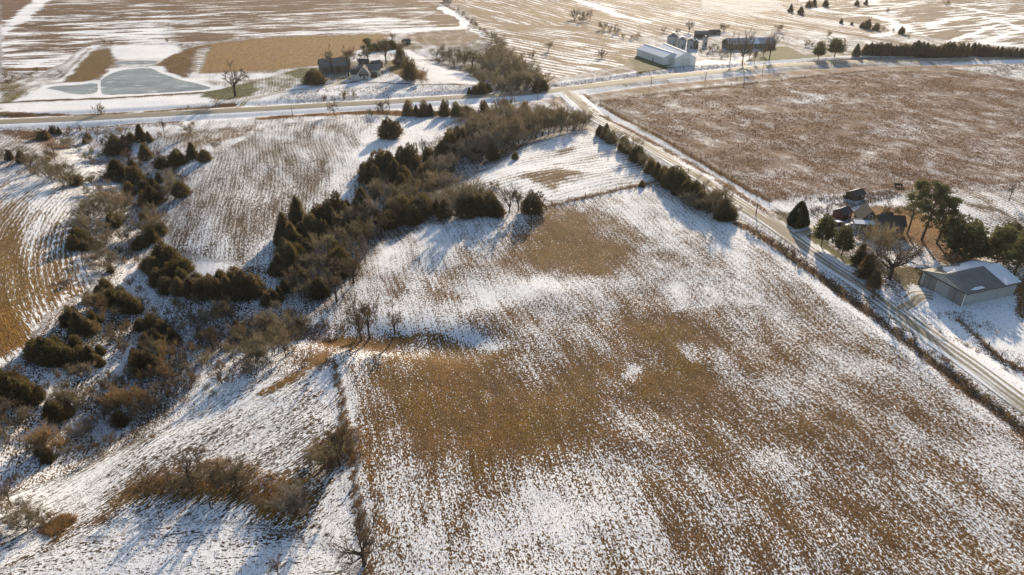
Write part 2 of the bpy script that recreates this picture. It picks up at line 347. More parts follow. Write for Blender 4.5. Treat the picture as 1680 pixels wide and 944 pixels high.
# highway verges
strip([(0, 186), (60, 187), (180, 186), (300, 178), (380, 172)], 2.6, c=.12, s=(.27, .17, .095), soft=1.5, rough=.4)
strip([(440, 193), (520, 187), (600, 184), (700, 187), (760, 188)], 4.2, c=.02, s=ORNG, soft=1.5, rough=.5)
strip([(0, 214), (60, 222), (90, 232)], 4, c=.2, s=(.27, .16, .09), soft=3, rough=.6)
area([(900, 136), (1040, 118), (1120, 106), (1210, 102), (1220, 108), (1130, 115), (1040, 126), (930, 142)], c=.97, s=(.15, .12, .1), soft=1.5)
area([(1030, 96), (1060, 88), (1110, 106), (1160, 104), (1100, 112), (1050, 121), (1042, 115)], c=.12, s=GREEN, soft=1.5)
area([(1090, 108), (1160, 96), (1220, 92), (1250, 90), (1230, 108), (1130, 112)], c=1.05, soft=2)
area([(1262, 78), (1290, 76), (1320, 90), (1352, 92), (1340, 98), (1262, 100), (1215, 106), (1225, 98)], c=.03, s=(.21, .21, .075), soft=1.5, rough=.3)
area([(1135, 60), (1190, 58), (1215, 80), (1190, 100), (1150, 92)], c=.6, s=(.22, .17, .09), soft=2)
strip([(1210, 103), (1260, 101), (1340, 96), (1420, 92), (1700, 90)], 3, c=1.1, soft=2)
strip([(940, 160), (1060, 146), (1200, 130), (1320, 119), (1480, 110), (1620, 112)], 5, c=.28, s=(.34, .21, .12), soft=3)
area([(1560, 112), (1700, 104), (1700, 136), (1640, 124)], c=.8, soft=3)
# prairie east of the gravel road
area([(985, 165), (1100, 150), (1300, 128), (1460, 118), (1560, 116), (1640, 126), (1760, 150), (1760, 330), (1680, 300), (1500, 312), (1330, 330), (1268, 332), (1160, 262), (1060, 205)], s=PRA, sc=1.1, an=.7, st=.0, soft=3, c=.34, sk=.0)
for q in ((1230, 155, 60, 8, -.12), (1330, 165, 50, 7, .45), (1410, 150, 60, 6, -.15), (1330, 215, 80, 14, -.12), (1150, 230, 60, 10, .1), (1500, 215, 60, 12, .25), (1600, 180, 60, 10, -.15), (1200, 250, 30, 8, -.2), (1640, 190, 50, 12, .15), (1560, 140, 50, 5, -.25), (1420, 190, 40, 6, -.2), (1250, 300, 40, 12, .15), (1620, 250, 50, 14, .2), (1100, 175, 40, 5, .3)):
    x, y, a, b, d = q; area([(x - a, y), (x - a * .5, y - b), (x + a * .5, y - b), (x + a, y), (x + a * .5, y + b), (x - a * .5, y + b)], mul=d, soft=16, rough=1.5)
strip([(975, 172), (1040, 215), (1100, 248), (1180, 298), (1258, 336)], 3.2, c=1.05, soft=1.5)
strip([(985, 172), (1060, 213), (1120, 247), (1200, 295), (1262, 332)], 1.0, c=-.1, s=(.17, .11, .07), soft=.8, rough=.1)
strip([(955, 168), (1000, 195), (1060, 228), (1140, 272), (1200, 310), (1262, 352)], 1.6, c=.25, s=(.30, .20, .11), soft=1.2, rough=.4)
# right farmyard
area([(1262, 335), (1330, 322), (1460, 308), (1500, 330), (1400, 345), (1400, 360), (1340, 362), (1270, 340)], c=.85, s=(.2, .15, .1), soft=3)
area([(1394, 352), (1440, 338), (1500, 342), (1560, 370), (1620, 400), (1600, 425), (1540, 412), (1470, 388), (1430, 372)], c=.05, s=ORNG, soft=2, rough=.6)
area([(1560, 330), (1640, 340), (1680, 372), (1600, 372), (1540, 350)], c=.72, soft=3)
strip([(1590, 335), (1640, 348), (1690, 372)], 1.2, c=.1, s=LIT)
area([(1315, 378), (1345, 385), (1400, 425), (1408, 440), (1380, 430), (1340, 402)], c=.03, s=(.22, .20, .075), soft=1.2, rough=.3)
area([(1268, 345), (1300, 352), (1340, 380), (1310, 376), (1280, 362)], c=.2, s=(.24, .2, .09), soft=2)
area([(1430, 445), (1470, 438), (1520, 440), (1512, 480), (1490, 486), (1460, 460)], c=.1, s=(.20, .16, .07), soft=1.2, rough=.4)
area([(1510, 400), (1560, 395), (1620, 428), (1600, 440), (1540, 432)], c=.15, s=(.34, .19, .08), soft=2)
area([(1640, 470), (1700, 450), (1700, 540), (1660, 500)], c=.1, s=(.38, .22, .09), soft=1.5)
area([(1490, 470), (1580, 500), (1668, 484), (1690, 600), (1680, 650), (1600, 590), (1540, 540), (1480, 500)], c=1.1, soft=1.5)
strip([(1570, 525), (1600, 550), (1640, 585), (1690, 612)], .5, c=-.1, s=(.25, .18, .1), soft=.6, rough=.15)
# gravel road verges
strip([(1215, 370), (1260, 396), (1320, 436), (1400, 492), (1470, 545), (1540, 600), (1620, 660), (1700, 722)], 1.5, c=.1, s=(.26, .165, .09), soft=1.0, rough=.5)
strip([(1225, 384), (1300, 438), (1380, 492), (1450, 548), (1540, 620), (1640, 692)], 1.6, c=1.0, soft=1.6, rough=.5, mix=.7)
# west fields
def circ(a, b, c):
    (ax, ay), (bx, by), (cx, cy) = wpts([a, b, c]); d = 2 * (ax * (by - cy) + bx * (cy - ay) + cx * (ay - by))
    return (((ax * ax + ay * ay) * (by - cy) + (bx * bx + by * by) * (cy - ay) + (cx * cx + cy * cy) * (ay - by)) / d, ((ax * ax + ay * ay) * (cx - bx) + (bx * bx + by * by) * (ax - cx) + (cx * cx + cy * cy) * (bx - ax)) / d)
W1 = [(-60, 270), (60, 290), (130, 310), (120, 340), (150, 420), (140, 470), (90, 500), (60, 540), (30, 580), (-60, 620)]
area(W1, s=(.37, .24, .10), st=.15, an=.12, sk=.25, soft=2, centre=circ((113, 322), (66, 408), (74, 478)), pr=1.25, mul=.0)
area([(-40, 330), (60, 360), (80, 430), (60, 480), (30, 540), (-40, 560)], mul=-.1, soft=12)
area([(0, 500), (30, 505), (40, 550), (10, 575), (-40, 560)], c=.05, s=(.38, .22, .08), soft=3)
W2 = [(330, 262), (380, 240), (450, 205), (600, 192), (700, 195), (760, 190), (720, 230), (640, 250), (600, 290), (540, 330), (450, 370), (400, 430), (330, 420), (280, 400), (272, 360), (330, 290)]
area(W2, s=(.25, .175, .11), st=.09, an=.25, soft=2, pr=1.3, mul=-.17)
area([(600, 205), (760, 192), (730, 230), (640, 245), (560, 310), (545, 300)], c=1.02, soft=14)
area([(272, 222), (330, 215), (420, 205), (400, 225), (330, 240), (290, 240)], c=.45, s=(.33, .22, .12), soft=3)
# triangular field beyond the fence
area([(730, 292), (800, 270), (880, 225), (980, 212), (1040, 245), (1080, 300), (1050, 308), (905, 336), (800, 310)], c=.9, s=(.25, .17, .10), a=math.atan2(.55, 1), st=.18, an=.3, pr=2.6, soft=2)
area([(868, 292), (920, 282), (960, 292), (935, 305), (900, 318), (885, 308)], c=.22, s=(.30, .19, .075), soft=4, rough=1.2); area([(915, 252), (945, 240), (945, 248), (925, 256)], c=.2, soft=3, rough=1)
# brown ground in the big field
area([(560, 600), (700, 500), (900, 440), (1100, 330), (1215, 380), (1400, 500), (1690, 740), (1720, 1100), (600, 1100)], mul=.03, soft=6)
area([(1000, 700), (1250, 600), (1500, 640), (1700, 780), (1700, 960), (1300, 960), (1050, 860)], mul=.02, soft=20)
area([(700, 790), (900, 760), (1040, 800), (1060, 900), (980, 960), (640, 960), (630, 850)], mul=.06, soft=15, rough=2)
area([(905, 345), (940, 360), (1005, 395), (1020, 425), (960, 440), (880, 440), (885, 400), (890, 370)], c=.08, s=(.32, .195, .075), soft=9, rough=2)
area([(1000, 360), (1070, 385), (1100, 410), (1040, 400), (990, 375)], mul=-.25, soft=8, rough=2)
area([(1050, 520), (1100, 512), (1150, 560), (1130, 620), (1080, 650), (1000, 620), (1010, 580), (1050, 575)], c=.12, s=(.33, .2, .075), soft=9, rough=2)
area([(1030, 598), (1045, 600), (1040, 625), (1025, 620)], c=1.0, soft=2); area([(1120, 560), (1135, 558), (1140, 585), (1125, 582)], c=.9, soft=3)
area([(720, 575), (800, 590), (870, 640), (960, 650), (1010, 700), (900, 720), (860, 760), (740, 700), (640, 690), (620, 640), (660, 605)], c=.12, s=(.33, .2, .075), soft=12, rough=2)
area([(960, 680), (1000, 660), (1010, 690), (985, 700)], c=.55, soft=4); area([(1030, 680), (1060, 690), (1080, 730), (1050, 720)], c=.7, soft=4)
area([(690, 545), (720, 540), (790, 570), (820, 580), (780, 582), (720, 565)], c=.08, s=(.32, .21, .08), soft=2, rough=1)
area([(640, 556), (700, 545), (800, 572), (780, 585), (690, 562)], c=.5, soft=5)
area([(700, 530), (760, 505), (860, 482), (960, 470), (960, 462), (850, 470), (760, 492)], c=.88, soft=6, rough=1)
area([(740, 545), (800, 570), (830, 560), (800, 540), (760, 530)], c=1.0, soft=4)
area([(600, 400), (680, 378), (820, 355), (895, 345), (850, 380), (720, 420), (600, 450)], c=.82, soft=10, rough=1.5)
area([(1100, 470), (1120, 500), (1130, 490), (1120, 465)], c=1.1, soft=3, rough=1); area([(1160, 470), (1185, 480), (1180, 505), (1160, 490)], c=1.1, soft=3, rough=1); area([(1205, 480), (1240, 480), (1235, 492), (1210, 494)], c=1.1, soft=3, rough=1)
# south-west field
W3 = [(-60, 800), (30, 760), (180, 700), (330, 650), (430, 610), (520, 600), (555, 612), (560, 700), (600, 960), (-100, 960)]
area(W3, s=(.22, .155, .10), a=math.atan2(.228, .155), st=.08, an=.22, soft=2)
area([(-60, 960), (120, 880), (300, 850), (480, 860), (560, 900), (600, 960)], a=math.atan2(.05, 1), an=.35, soft=4)
area([(200, 790), (270, 765), (360, 745), (430, 770), (500, 800), (500, 838), (430, 838), (360, 800), (300, 820), (240, 805)], c=.22, s=GOLD, soft=4, rough=1.5)
area([(60, 860), (95, 830), (120, 840), (85, 875)], c=.1, s=(.40, .24, .08), soft=2, rough=1); area([(160, 830), (200, 818), (195, 838), (170, 845)], c=.3, s=(.3, .18, .1), soft=2, rough=1)
area([(400, 640), (470, 600), (545, 570), (545, 582), (480, 622), (420, 650)], c=.1, s=(.40, .245, .09), soft=2, rough=.8)
area([(380, 640), (420, 612), (500, 590), (520, 588), (470, 610), (400, 650)], c=.75, soft=2)
area([(505, 600), (550, 590), (565, 600), (570, 700), (540, 690), (530, 640)], c=1.05, soft=3)
area([(555, 690), (575, 690), (590, 740), (600, 800), (620, 860), (600, 862), (575, 760)], c=.1, s=(.34, .2, .08), soft=2, rough=1)
area([(545, 770), (580, 780), (600, 900), (520, 930), (480, 940), (520, 850)], c=1.0, soft=4)
strip([(548, 590), (556, 640), (565, 700), (578, 790), (592, 860), (612, 960)], .45, c=0, s=(.22, .14, .08), soft=.6, rough=.12)
strip([(561, 600), (570, 660), (582, 740), (600, 830)], .8, c=1.0, soft=.8, rough=.2)
area([(520, 545), (560, 540), (600, 548), (640, 540), (690, 542), (640, 560), (590, 562), (540, 556)], c=.15, s=(.40, .24, .10), soft=2, rough=1)
# leaf litter beneath the woods
LITTER = [[(960, 185), (965, 205), (900, 225), (820, 262), (740, 290), (820, 310), (818, 352), (690, 368), (610, 385), (590, 470), (555, 500), (440, 505), (450, 380), (560, 350), (600, 290), (680, 260), (740, 200), (800, 180)],
          [(0, 240), (40, 235), (120, 280), (135, 305), (60, 285), (0, 265)], [(130, 320), (200, 310), (210, 360), (200, 400), (180, 450), (150, 440), (120, 400), (130, 350)], [(220, 350), (300, 310), (300, 325), (265, 395), (240, 400)],
          [(240, 430), (290, 385), (310, 440), (430, 430), (435, 487), (280, 490)], [(50, 590), (60, 550), (150, 480), (220, 470), (235, 510), (150, 560), (160, 620), (80, 600)], [(200, 560), (280, 530), (300, 600), (240, 690), (180, 700), (190, 600)],
          [(0, 590), (60, 610), (60, 660), (0, 720)], [(60, 680), (130, 630), (170, 680), (120, 740), (60, 760)], [(700, 92), (800, 60), (825, 60), (840, 100), (890, 125), (905, 145), (780, 156), (790, 125), (720, 105)],
          [(978, 208), (1040, 232), (1110, 270), (1210, 335), (1205, 362), (1160, 352), (1100, 320), (1040, 268), (985, 228)], [(1400, 380), (1440, 400), (1440, 470), (1410, 440)], [(1600, 360), (1690, 360), (1690, 450), (1640, 450), (1600, 420)], [(300, 520), (500, 500), (500, 545), (420, 560), (300, 540)], [(360, 570), (440, 550), (455, 590), (410, 620), (370, 590)]]
for q in LITTER: area(q, c=.42, s=LIT, soft=5, rough=1.0, mix=.8)
dh, _ = poly_dist(X, Y, HWY); dg, _ = poly_dist(X, Y, GRV)
k = np.clip((12.5 - dh) / 2, 0, 1) * np.where(PY > np.interp(PX, [0, 840, 1680], [200, 155, 96]), 1, .35); cov = cov * (1 - k) + 1.05 * k; cov = np.where(dg < 5, np.maximum(cov, .8), cov)
# row coordinates
ca, sa = np.cos(ang), np.sin(ang)
wob = (fbm(X, Y, 40, 2) - .5) * 6
al = (X * ca + Y * sa); ac = (-X * sa + Y * ca) + wob
m = ~np.isnan(rad[:, 0]); al[m] = rad[m, 0]; ac[m] = rad[m, 1]
ROW = np.stack([al * aniso / scl, ac / scl, stripe], 1)
PHASE = ac / per / scl
nx, ny = len(xs), len(ys)
idx = np.arange(nx * ny).reshape(ny, nx)
F = np.stack([idx[:-1, :-1].ravel(), idx[:-1, 1:].ravel(), idx[1:, 1:].ravel(), idx[1:, :-1].ravel()], 1)
gm = npmesh('ground', np.stack([X, Y, Z], 1), F)
a = gm.attributes.new('rowvec', 'FLOAT_VECTOR', 'POINT'); a.data.foreach_set('vector', ROW.astype(np.float32).ravel())
a = gm.attributes.new('phase', 'FLOAT', 'POINT'); a.data.foreach_set('value', PHASE.astype(np.float32))
a = gm.attributes.new('cover', 'FLOAT', 'POINT'); a.data.foreach_set('value', cov.astype(np.float32))
a = gm.attributes.new('streaky', 'FLOAT', 'POINT'); a.data.foreach_set('value', strk.astype(np.float32))
a = gm.attributes.new('soil', 'FLOAT_VECTOR', 'POINT'); a.data.foreach_set('vector', soil.astype(np.float32).ravel())
gm.polygons.foreach_set('use_smooth', np.ones(len(F), bool))
def ground_mat():
    m = bpy.data.materials.new('snow_dusted_soil'); m.use_nodes = True; nt = m.node_tree; N = nt.nodes; L = nt.links
    b = N["Principled BSDF"]; b.inputs['Roughness'].default_value = .9; b.inputs['Specular IOR Level'].default_value = .15
    def attr(n): q = N.new("ShaderNodeAttribute"); q.attribute_name = n; return q
    def mth(op, a, b_=None, c=None, clamp=False):
        q = N.new("ShaderNodeMath"); q.operation = op; q.use_clamp = clamp
        for i, t in enumerate((a, b_, c)):
            if t is None: continue
            if isinstance(t, (int, float)): q.inputs[i].default_value = t
            else: L.new(t, q.inputs[i])
        return q.outputs[0]
    def noise(vec, s, d, r=.6, dist=0):
        q = N.new("ShaderNodeTexNoise"); q.inputs['Scale'].default_value = s; q.inputs['Detail'].default_value = d; q.inputs['Roughness'].default_value = r; q.inputs['Distortion'].default_value = dist
        L.new(vec, q.inputs['Vector']); return q.outputs[0]
    def rng(v, a0, a1, b0=0.0, b1=1.0):
        q = N.new("ShaderNodeMapRange"); q.inputs[1].default_value = a0; q.inputs[2].default_value = a1; q.inputs[3].default_value = b0; q.inputs[4].default_value = b1; L.new(v, q.inputs[0]); return q.outputs[0]
    rv = attr('rowvec').outputs['Vector']; sp = N.new("ShaderNodeSeparateXYZ"); L.new(rv, sp.inputs[0])
    cb = N.new("ShaderNodeCombineXYZ"); L.new(sp.outputs[0], cb.inputs[0]); L.new(sp.outputs[1], cb.inputs[1]); R = cb.outputs[0]
    pos = N.new("ShaderNodeNewGeometry").outputs['Position']
    nf = mth('ADD', mth('MULTIPLY', noise(R, 3.5, 2, .6), .62), mth('MULTIPLY', noise(pos, 3.0, 2, .6), .38)); nm = noise(R, .13, 5, .62); nb = noise(pos, .035, 3, .5); ns = noise(R, .42, 3, .6)
    st = mth('MULTIPLY', mth('SINE', mth('MULTIPLY', mth('ADD', attr('phase').outputs['Fac'], mth('MULTIPLY', ns, .5)), 6.2832)), sp.outputs[2])
    cv = attr('cover').outputs['Fac']; sk = attr('streaky').outputs['Fac']; skw = mth('ADD', 1.0, mth('MULTIPLY', sk, .9))
    mid = mth('MULTIPLY', cv, mth('SUBTRACT', 1.15, cv)); mid = mth('MULTIPLY', mid, 4.0, clamp=True)
    c = mth('ADD', cv, mth('MULTIPLY', mth('MULTIPLY', mth('MULTIPLY', mth('SUBTRACT', nm, .5), 1.8), skw), mid))
    c = mth('ADD', c, mth('MULTIPLY', mth('MULTIPLY', mth('MULTIPLY', mth('SUBTRACT', ns, .5), .6), mth('ADD', skw, mth('MULTIPLY', sk, 1.6))), mid))
    c = mth('ADD', c, mth('MULTIPLY', st, mth('ADD', mid, .15)))
    th = rng(nf, .37, .63, .02, 1.24); th = mth('ADD', .5, mth('MULTIPLY', mth('SUBTRACT', th, .5), mth('SUBTRACT', 1.0, mth('MULTIPLY', sk, .6))))
    snow = mth('ADD', mth('MULTIPLY', mth('SUBTRACT', c, th), 8.0), .5, clamp=True)
    # soil
    so = attr('soil').outputs['Vector']; n2 = noise(pos, .9, 4, .7); n3 = noise(R, 5.0, 3, .75); n4 = noise(pos, .08, 3, .6)
    hs = N.new("ShaderNodeHueSaturation"); L.new(so, hs.inputs['Color'])
    val = mth('MULTIPLY', rng(n3, .38, .62, .06, 1.10), mth('MULTIPLY', rng(n2, .3, .7, .58, 1.05), rng(ns, .3, .7, .72, 1.22))); L.new(val, hs.inputs['Value']); L.new(rng(n4, .35, .65, .490, .500), hs.inputs['Hue']); L.new(rng(n4, .3, .7, 1.02, 1.18), hs.inputs['Saturation'])
    sc_ = N.new("ShaderNodeMix"); sc_.data_type = 'RGBA'; sc_.inputs[6].default_value = (.84, .85, .87, 1); sc_.inputs[7].default_value = (.92, .92, .93, 1); L.new(rng(nb, .4, .6), sc_.inputs[0])
    mx = N.new("ShaderNodeMix"); mx.data_type = 'RGBA'; L.new(snow, mx.inputs[0]); L.new(hs.outputs[0], mx.inputs[6]); L.new(sc_.outputs[2], mx.inputs[7]); L.new(mx.outputs[2], b.inputs['Base Color'])
    # relief: clods, stubble, drifts
    h1 = mth('ADD', mth('MULTIPLY', n3, .12), mth('MULTIPLY', nf, .30)); h1 = mth('ADD', h1, mth('MULTIPLY', snow, -.05)); h1 = mth('MULTIPLY', mth('MULTIPLY', h1, rng(cv, .75, 1.1, 1.0, .22)), rng(snow, 0, 1, 1.0, .75))
    bp = N.new("ShaderNodeBump"); bp.inputs['Strength'].default_value = .75; bp.inputs['Distance'].default_value = .9; L.new(h1, bp.inputs['Height']); L.new(bp.outputs[0], b.inputs['Normal'])
    return m
gm.materials.append(ground_mat())
link('ground', gm, kind='structure')

# ------------------------------------------------------------------ roads, tracks, ice
def road_mat(name, base, edge, snowy, tracks=0.0, line=None, half=4.0):
    m = bpy.data.materials.new(name); m.use_nodes = True; nt = m.node_tree; N = nt.nodes; L = nt.links; b = N["Principled BSDF"]
    b.inputs['Roughness'].default_value = .85; b.inputs['Specular IOR Level'].default_value = .2
    uv = N.new("ShaderNodeAttribute"); uv.attribute_name = 'across'; sx = N.new("ShaderNodeSeparateXYZ"); L.new(uv.outputs['Vector'], sx.inputs[0])
    def mth(op, *a, clamp=False):
        q = N.new("ShaderNodeMath"); q.operation = op; q.use_clamp = clamp
        for i, t in enumerate(a):
            if isinstance(t, (int, float)): q.inputs[i].default_value = t
            else: L.new(t, q.inputs[i])
        return q.outputs[0]
    mp = N.new("ShaderNodeMapping"); mp.inputs['Scale'].default_value = (1.4, .05, 1); L.new(uv.outputs['Vector'], mp.inputs[0])
    n1 = N.new("ShaderNodeTexNoise"); n1.inputs['Scale'].default_value = 1.0; n1.inputs['Detail'].default_value = 4; L.new(mp.outputs[0], n1.inputs['Vector'])
    n2 = N.new("ShaderNodeTexNoise"); n2.inputs['Scale'].default_value = 1.5; n2.inputs['Detail'].default_value = 4; n2.inputs['Roughness'].default_value = .7; L.new(uv.outputs['Vector'], n2.inputs['Vector'])
    n3 = N.new("ShaderNodeTexNoise"); n3.inputs['Scale'].default_value = .03; n3.inputs['Detail'].default_value = 3; L.new(uv.outputs['Vector'], n3.inputs['Vector'])
    au = mth('ABSOLUTE', sx.outputs[0])
    e = mth('SUBTRACT', mth('DIVIDE', au, half), .5)
    trk = mth('MULTIPLY', mth('ABSOLUTE', mth('SINE', mth('MULTIPLY', mth('ADD', sx.outputs[0], .35), 2.0))), tracks)
    c = mth('ADD', mth('MULTIPLY', e, edge), mth('ADD', snowy, mth('MULTIPLY', mth('SUBTRACT', n1.outputs[0], .5), 2.2)))
    c = mth('ADD', c, mth('MULTIPLY', mth('SUBTRACT', n2.outputs[0], .5), .9)); c = mth('ADD', c, trk); c = mth('ADD', c, mth('MULTIPLY', mth('SUBTRACT', n3.outputs[0], .5), 1.5 if tracks else .3))
    k = mth('MULTIPLY', c, 2.2, clamp=True)
    col = N.new("ShaderNodeMix"); col.data_type = 'RGBA'; col.inputs[6].default_value = (*base, 1); col.inputs[7].default_value = (*[q * .72 for q in base], 1); L.new(n1.outputs[0], col.inputs[0])
    mx = N.new("ShaderNodeMix"); mx.data_type = 'RGBA'; mx.inputs[7].default_value = (.84, .85, .87, 1); L.new(k, mx.inputs[0]); L.new(col.outputs[2], mx.inputs[6]); L.new(mx.outputs[2], b.inputs['Base Color'])
    bp = N.new("ShaderNodeBump"); bp.inputs['Strength'].default_value = .5; bp.inputs['Distance'].default_value = .15; L.new(n2.outputs[0], bp.inputs['Height']); L.new(bp.outputs[0], b.inputs['Normal'])
    return m
def ribbon(name, pts, half, m, dz=.07, nseg=6, off=0.0, step=2.5, t0=0, parent=None, kind='structure', label=None):
    P = np.array(resample(pts, step)); d = np.gradient(P, axis=0); d /= np.linalg.norm(d, axis=1)[:, None]; nrm = np.stack([d[:, 1], -d[:, 0]], 1)
    us = np.linspace(-half, half, nseg + 1); s = np.concatenate([[0], np.cumsum(np.linalg.norm(np.diff(P, axis=0), axis=1))])
    Q = P[:, None, :] + nrm[:, None, :] * (us + off)[None, :, None]
    x, y = Q[..., 0].ravel(), Q[..., 1].ravel(); z = hgt(x, y) + dz + .10 * (1 - (np.tile(us, len(P)) / half) ** 2) * (half > 2)
    k = nseg + 1; I = np.arange(len(P) * k).reshape(len(P), k)
    F = np.stack([I[:-1, :-1].ravel(), I[:-1, 1:].ravel(), I[1:, 1:].ravel(), I[1:, :-1].ravel()], 1)
    me = npmesh(name, np.stack([x, y, z], 1), F, (m,)); a = me.attributes.new('across', 'FLOAT_VECTOR', 'POINT')
    a.data.foreach_set('vector', np.stack([np.tile(us, len(P)), np.repeat(s, k), 0 * x], 1).astype(np.float32).ravel())
    me.polygons.foreach_set('use_smooth', np.ones(len(F), bool))
    return link(name, me, parent, kind)
def trim_to(pts, lo=None, hi=None):
    return [p for p in pts if (lo is None or p[1] >= lo) and (hi is None or p[1] <= hi)]
asphalt = road_mat('tan_asphalt_road', (.33, .29, .225), .7, -.48, half=4.3)  # tan-grey is the asphalt's own base colour, with patchy snow towards the edges
ribbon('highway', HWY, 4.3, asphalt, .10, 6, step=3)
line_m = mat('yellow_road_paint', (.55, .40, .10), .7); edge_m = mat('white_road_paint', (.7, .7, .68), .7)
ribbon('highway_centre_line', HWY, .10, line_m, .215, 1, .17, step=3); ribbon('highway_centre_line', HWY, .10, line_m, .215, 1, -.17, step=3)
for sgn in (-1, 1): ribbon('highway_edge_line', HWY, .08, edge_m, .14, 1, sgn * 3.6, step=3)
gravel = road_mat('rutted_gravel_with_snow', (.31, .265, .195), .5, -.20, tracks=.5, half=2.9)
gp = [p for p in GRV if float(poly_dist(np.array([p[0]]), np.array([p[1]]), HWY)[0][0]) > 3.2]
ribbon('gravel_road', gp, 2.9, gravel, .09, 8, step=2.5)
# flared mouth of the gravel road at the highway
jm = [(905, 156), (930, 166), (948, 182), (962, 192), (985, 187), (975, 172), (972, 160), (985, 150), (940, 150)]
P = wpts(jm); cx = sum(p[0] for p in P) / len(P); cy = sum(p[1] for p in P) / len(P)
V = [(cx, cy)] + P; V = np.array(V); zz = hgt(V[:, 0], V[:, 1]) + .085; 
me = mesh('road_junction', [(a, b, c) for (a, b), c in zip(V, zz)], [(0, 1 + (i + 1) % len(P), 1 + i) for i in range(len(P))], (asphalt,))
# finer junction sheet so that it follows the ground
ribbon('road_junction', wpts([(938, 156), (955, 172), (972, 188)]), 6.0, gravel, .075, 8, step=2)
lane = road_mat('snowy_farm_lane', (.36, .29, .20), .3, -.1, tracks=.45, half=2.0)
ribbon('farm_lane', smooth(wpts([(388, 178), (392, 172), (408, 163), (440, 158), (480, 150), (520, 146), (552, 140), (575, 137)])), 2.0, lane, .08, 4, step=2)
ribbon('farm_lane', smooth(wpts([(1218, 118), (1222, 106), (1215, 98), (1190, 94), (1160, 92), (1130, 98)])), 2.2, lane, .08, 4, step=2)
ribbon('farm_lane', smooth(wpts([(1300, 384), (1325, 376), (1350, 372), (1380, 372), (1400, 372)])), 2.0, lane, .08, 4, step=2)
ribbon('farm_lane', smooth(wpts([(1470, 510), (1490, 496), (1510, 484), (1530, 488)])), 2.2, lane, .08, 4, step=2)
#ribbon('field_track', smooth(wpts([(545, 612), (560, 600), (590, 580), (640, 568)])), 1.5, lane, .06, 4, step=2)
# pond ice
def ice_mat():
    m = bpy.data.materials.new('grey_pond_ice'); m.use_nodes = True; nt = m.node_tree; N = nt.nodes; L = nt.links; b = N["Principled BSDF"]
    tc = N.new("ShaderNodeNewGeometry"); n = N.new("ShaderNodeTexNoise"); n.inputs['Scale'].default_value = .12; n.inputs['Detail'].default_value = 6; n.inputs['Roughness'].default_value = .65; L.new(tc.outputs['Position'], n.inputs['Vector'])
    r = N.new("ShaderNodeValToRGB"); e = r.color_ramp.elements; e[0].position = .35; e[0].color = (.15, .155, .15, 1); e[1].position = .66; e[1].color = (.24, .245, .24, 1); L.new(n.outputs[0], r.inputs[0])
    n2 = N.new("ShaderNodeTexNoise"); n2.inputs['Scale'].default_value = .35; n2.inputs['Detail'].default_value = 5; n2.inputs['Roughness'].default_value = .7; mp = N.new("ShaderNodeMapping"); mp.inputs['Scale'].default_value = (.25, 1, 1); L.new(tc.outputs['Position'], mp.inputs[0]); L.new(mp.outputs[0], n2.inputs['Vector'])
    k = N.new("ShaderNodeMapRange"); k.inputs[1].default_value = .58; k.inputs[2].default_value = .66; L.new(n2.outputs[0], k.inputs[0]); mx = N.new("ShaderNodeMix"); mx.data_type = 'RGBA'; mx.inputs[7].default_value = (.7, .73, .76, 1); L.new(k.outputs[0], mx.inputs[0]); L.new(r.outputs[0], mx.inputs[6])
    L.new(mx.outputs[2], b.inputs['Base Color']); b.inputs['Roughness'].default_value = .35; b.inputs['Specular IOR Level'].default_value = .3
    return m
ICE = ice_mat()
def sheet(name, pl, m, dz=.05, step=2.0, smooth_it=2, kind='structure', parent=None):
    P = smooth(wpts(pl + [pl[0]]), smooth_it)[:-1]; A = np.array(P); x0, y0 = A.min(0); x1, y1 = A.max(0)
    gx = np.arange(x0 - step, x1 + step * 2, step); gy = np.arange(y0 - step, y1 + step * 2, step); a, b = np.meshgrid(gx, gy); sh = a.shape
    a = a.ravel(); b = b.ravel(); d = in_poly(a, b, P)
    # pull the vertices just outside onto the outline
    e = 0.25; gxx = (in_poly(a + e, b, P) - in_poly(a - e, b, P)) / (2 * e); gyy = (in_poly(a, b + e, P) - in_poly(a, b - e, P)) / (2 * e)
    out = (d < 0) & (d > -step * 1.5); a = np.where(out, a - gxx * d, a); b = np.where(out, b - gyy * d, b)
    keep = (d > -step * 1.5).reshape(sh); I = np.arange(a.size).reshape(sh)
    q = keep[:-1, :-1] & keep[:-1, 1:] & keep[1:, 1:] & keep[1:, :-1] 
    F = np.stack([I[:-1, :-1][q], I[:-1, 1:][q], I[1:, 1:][q], I[1:, :-1][q]], 1)
    used = np.unique(F); re = -np.ones(a.size, int); re[used] = np.arange(len(used))
    z = hgt(a[used], b[used]) + dz
    me = npmesh(name, np.stack([a[used], b[used], z], 1), re[F], (m,)); me.polygons.foreach_set('use_smooth', np.ones(len(me.polygons), bool))
    return link(name, me, parent, kind)
sheet('pond_ice', [(165, 131), (178, 121), (200, 114), (225, 111.5), (250, 111), (262, 119), (300, 132), (340, 143), (350, 147), (300, 150), (240, 152), (180, 155), (165, 154)], ICE)
sheet('pond_ice', [(75, 143), (90, 139.5), (125, 138.5), (158, 133), (161, 142), (158, 153), (130, 155), (112, 152), (98, 147)], ICE)
sheet('pond_ice', [(190, 101), (225, 99.5), (260, 100.5), (256, 105), (225, 106), (188, 105)], ICE)

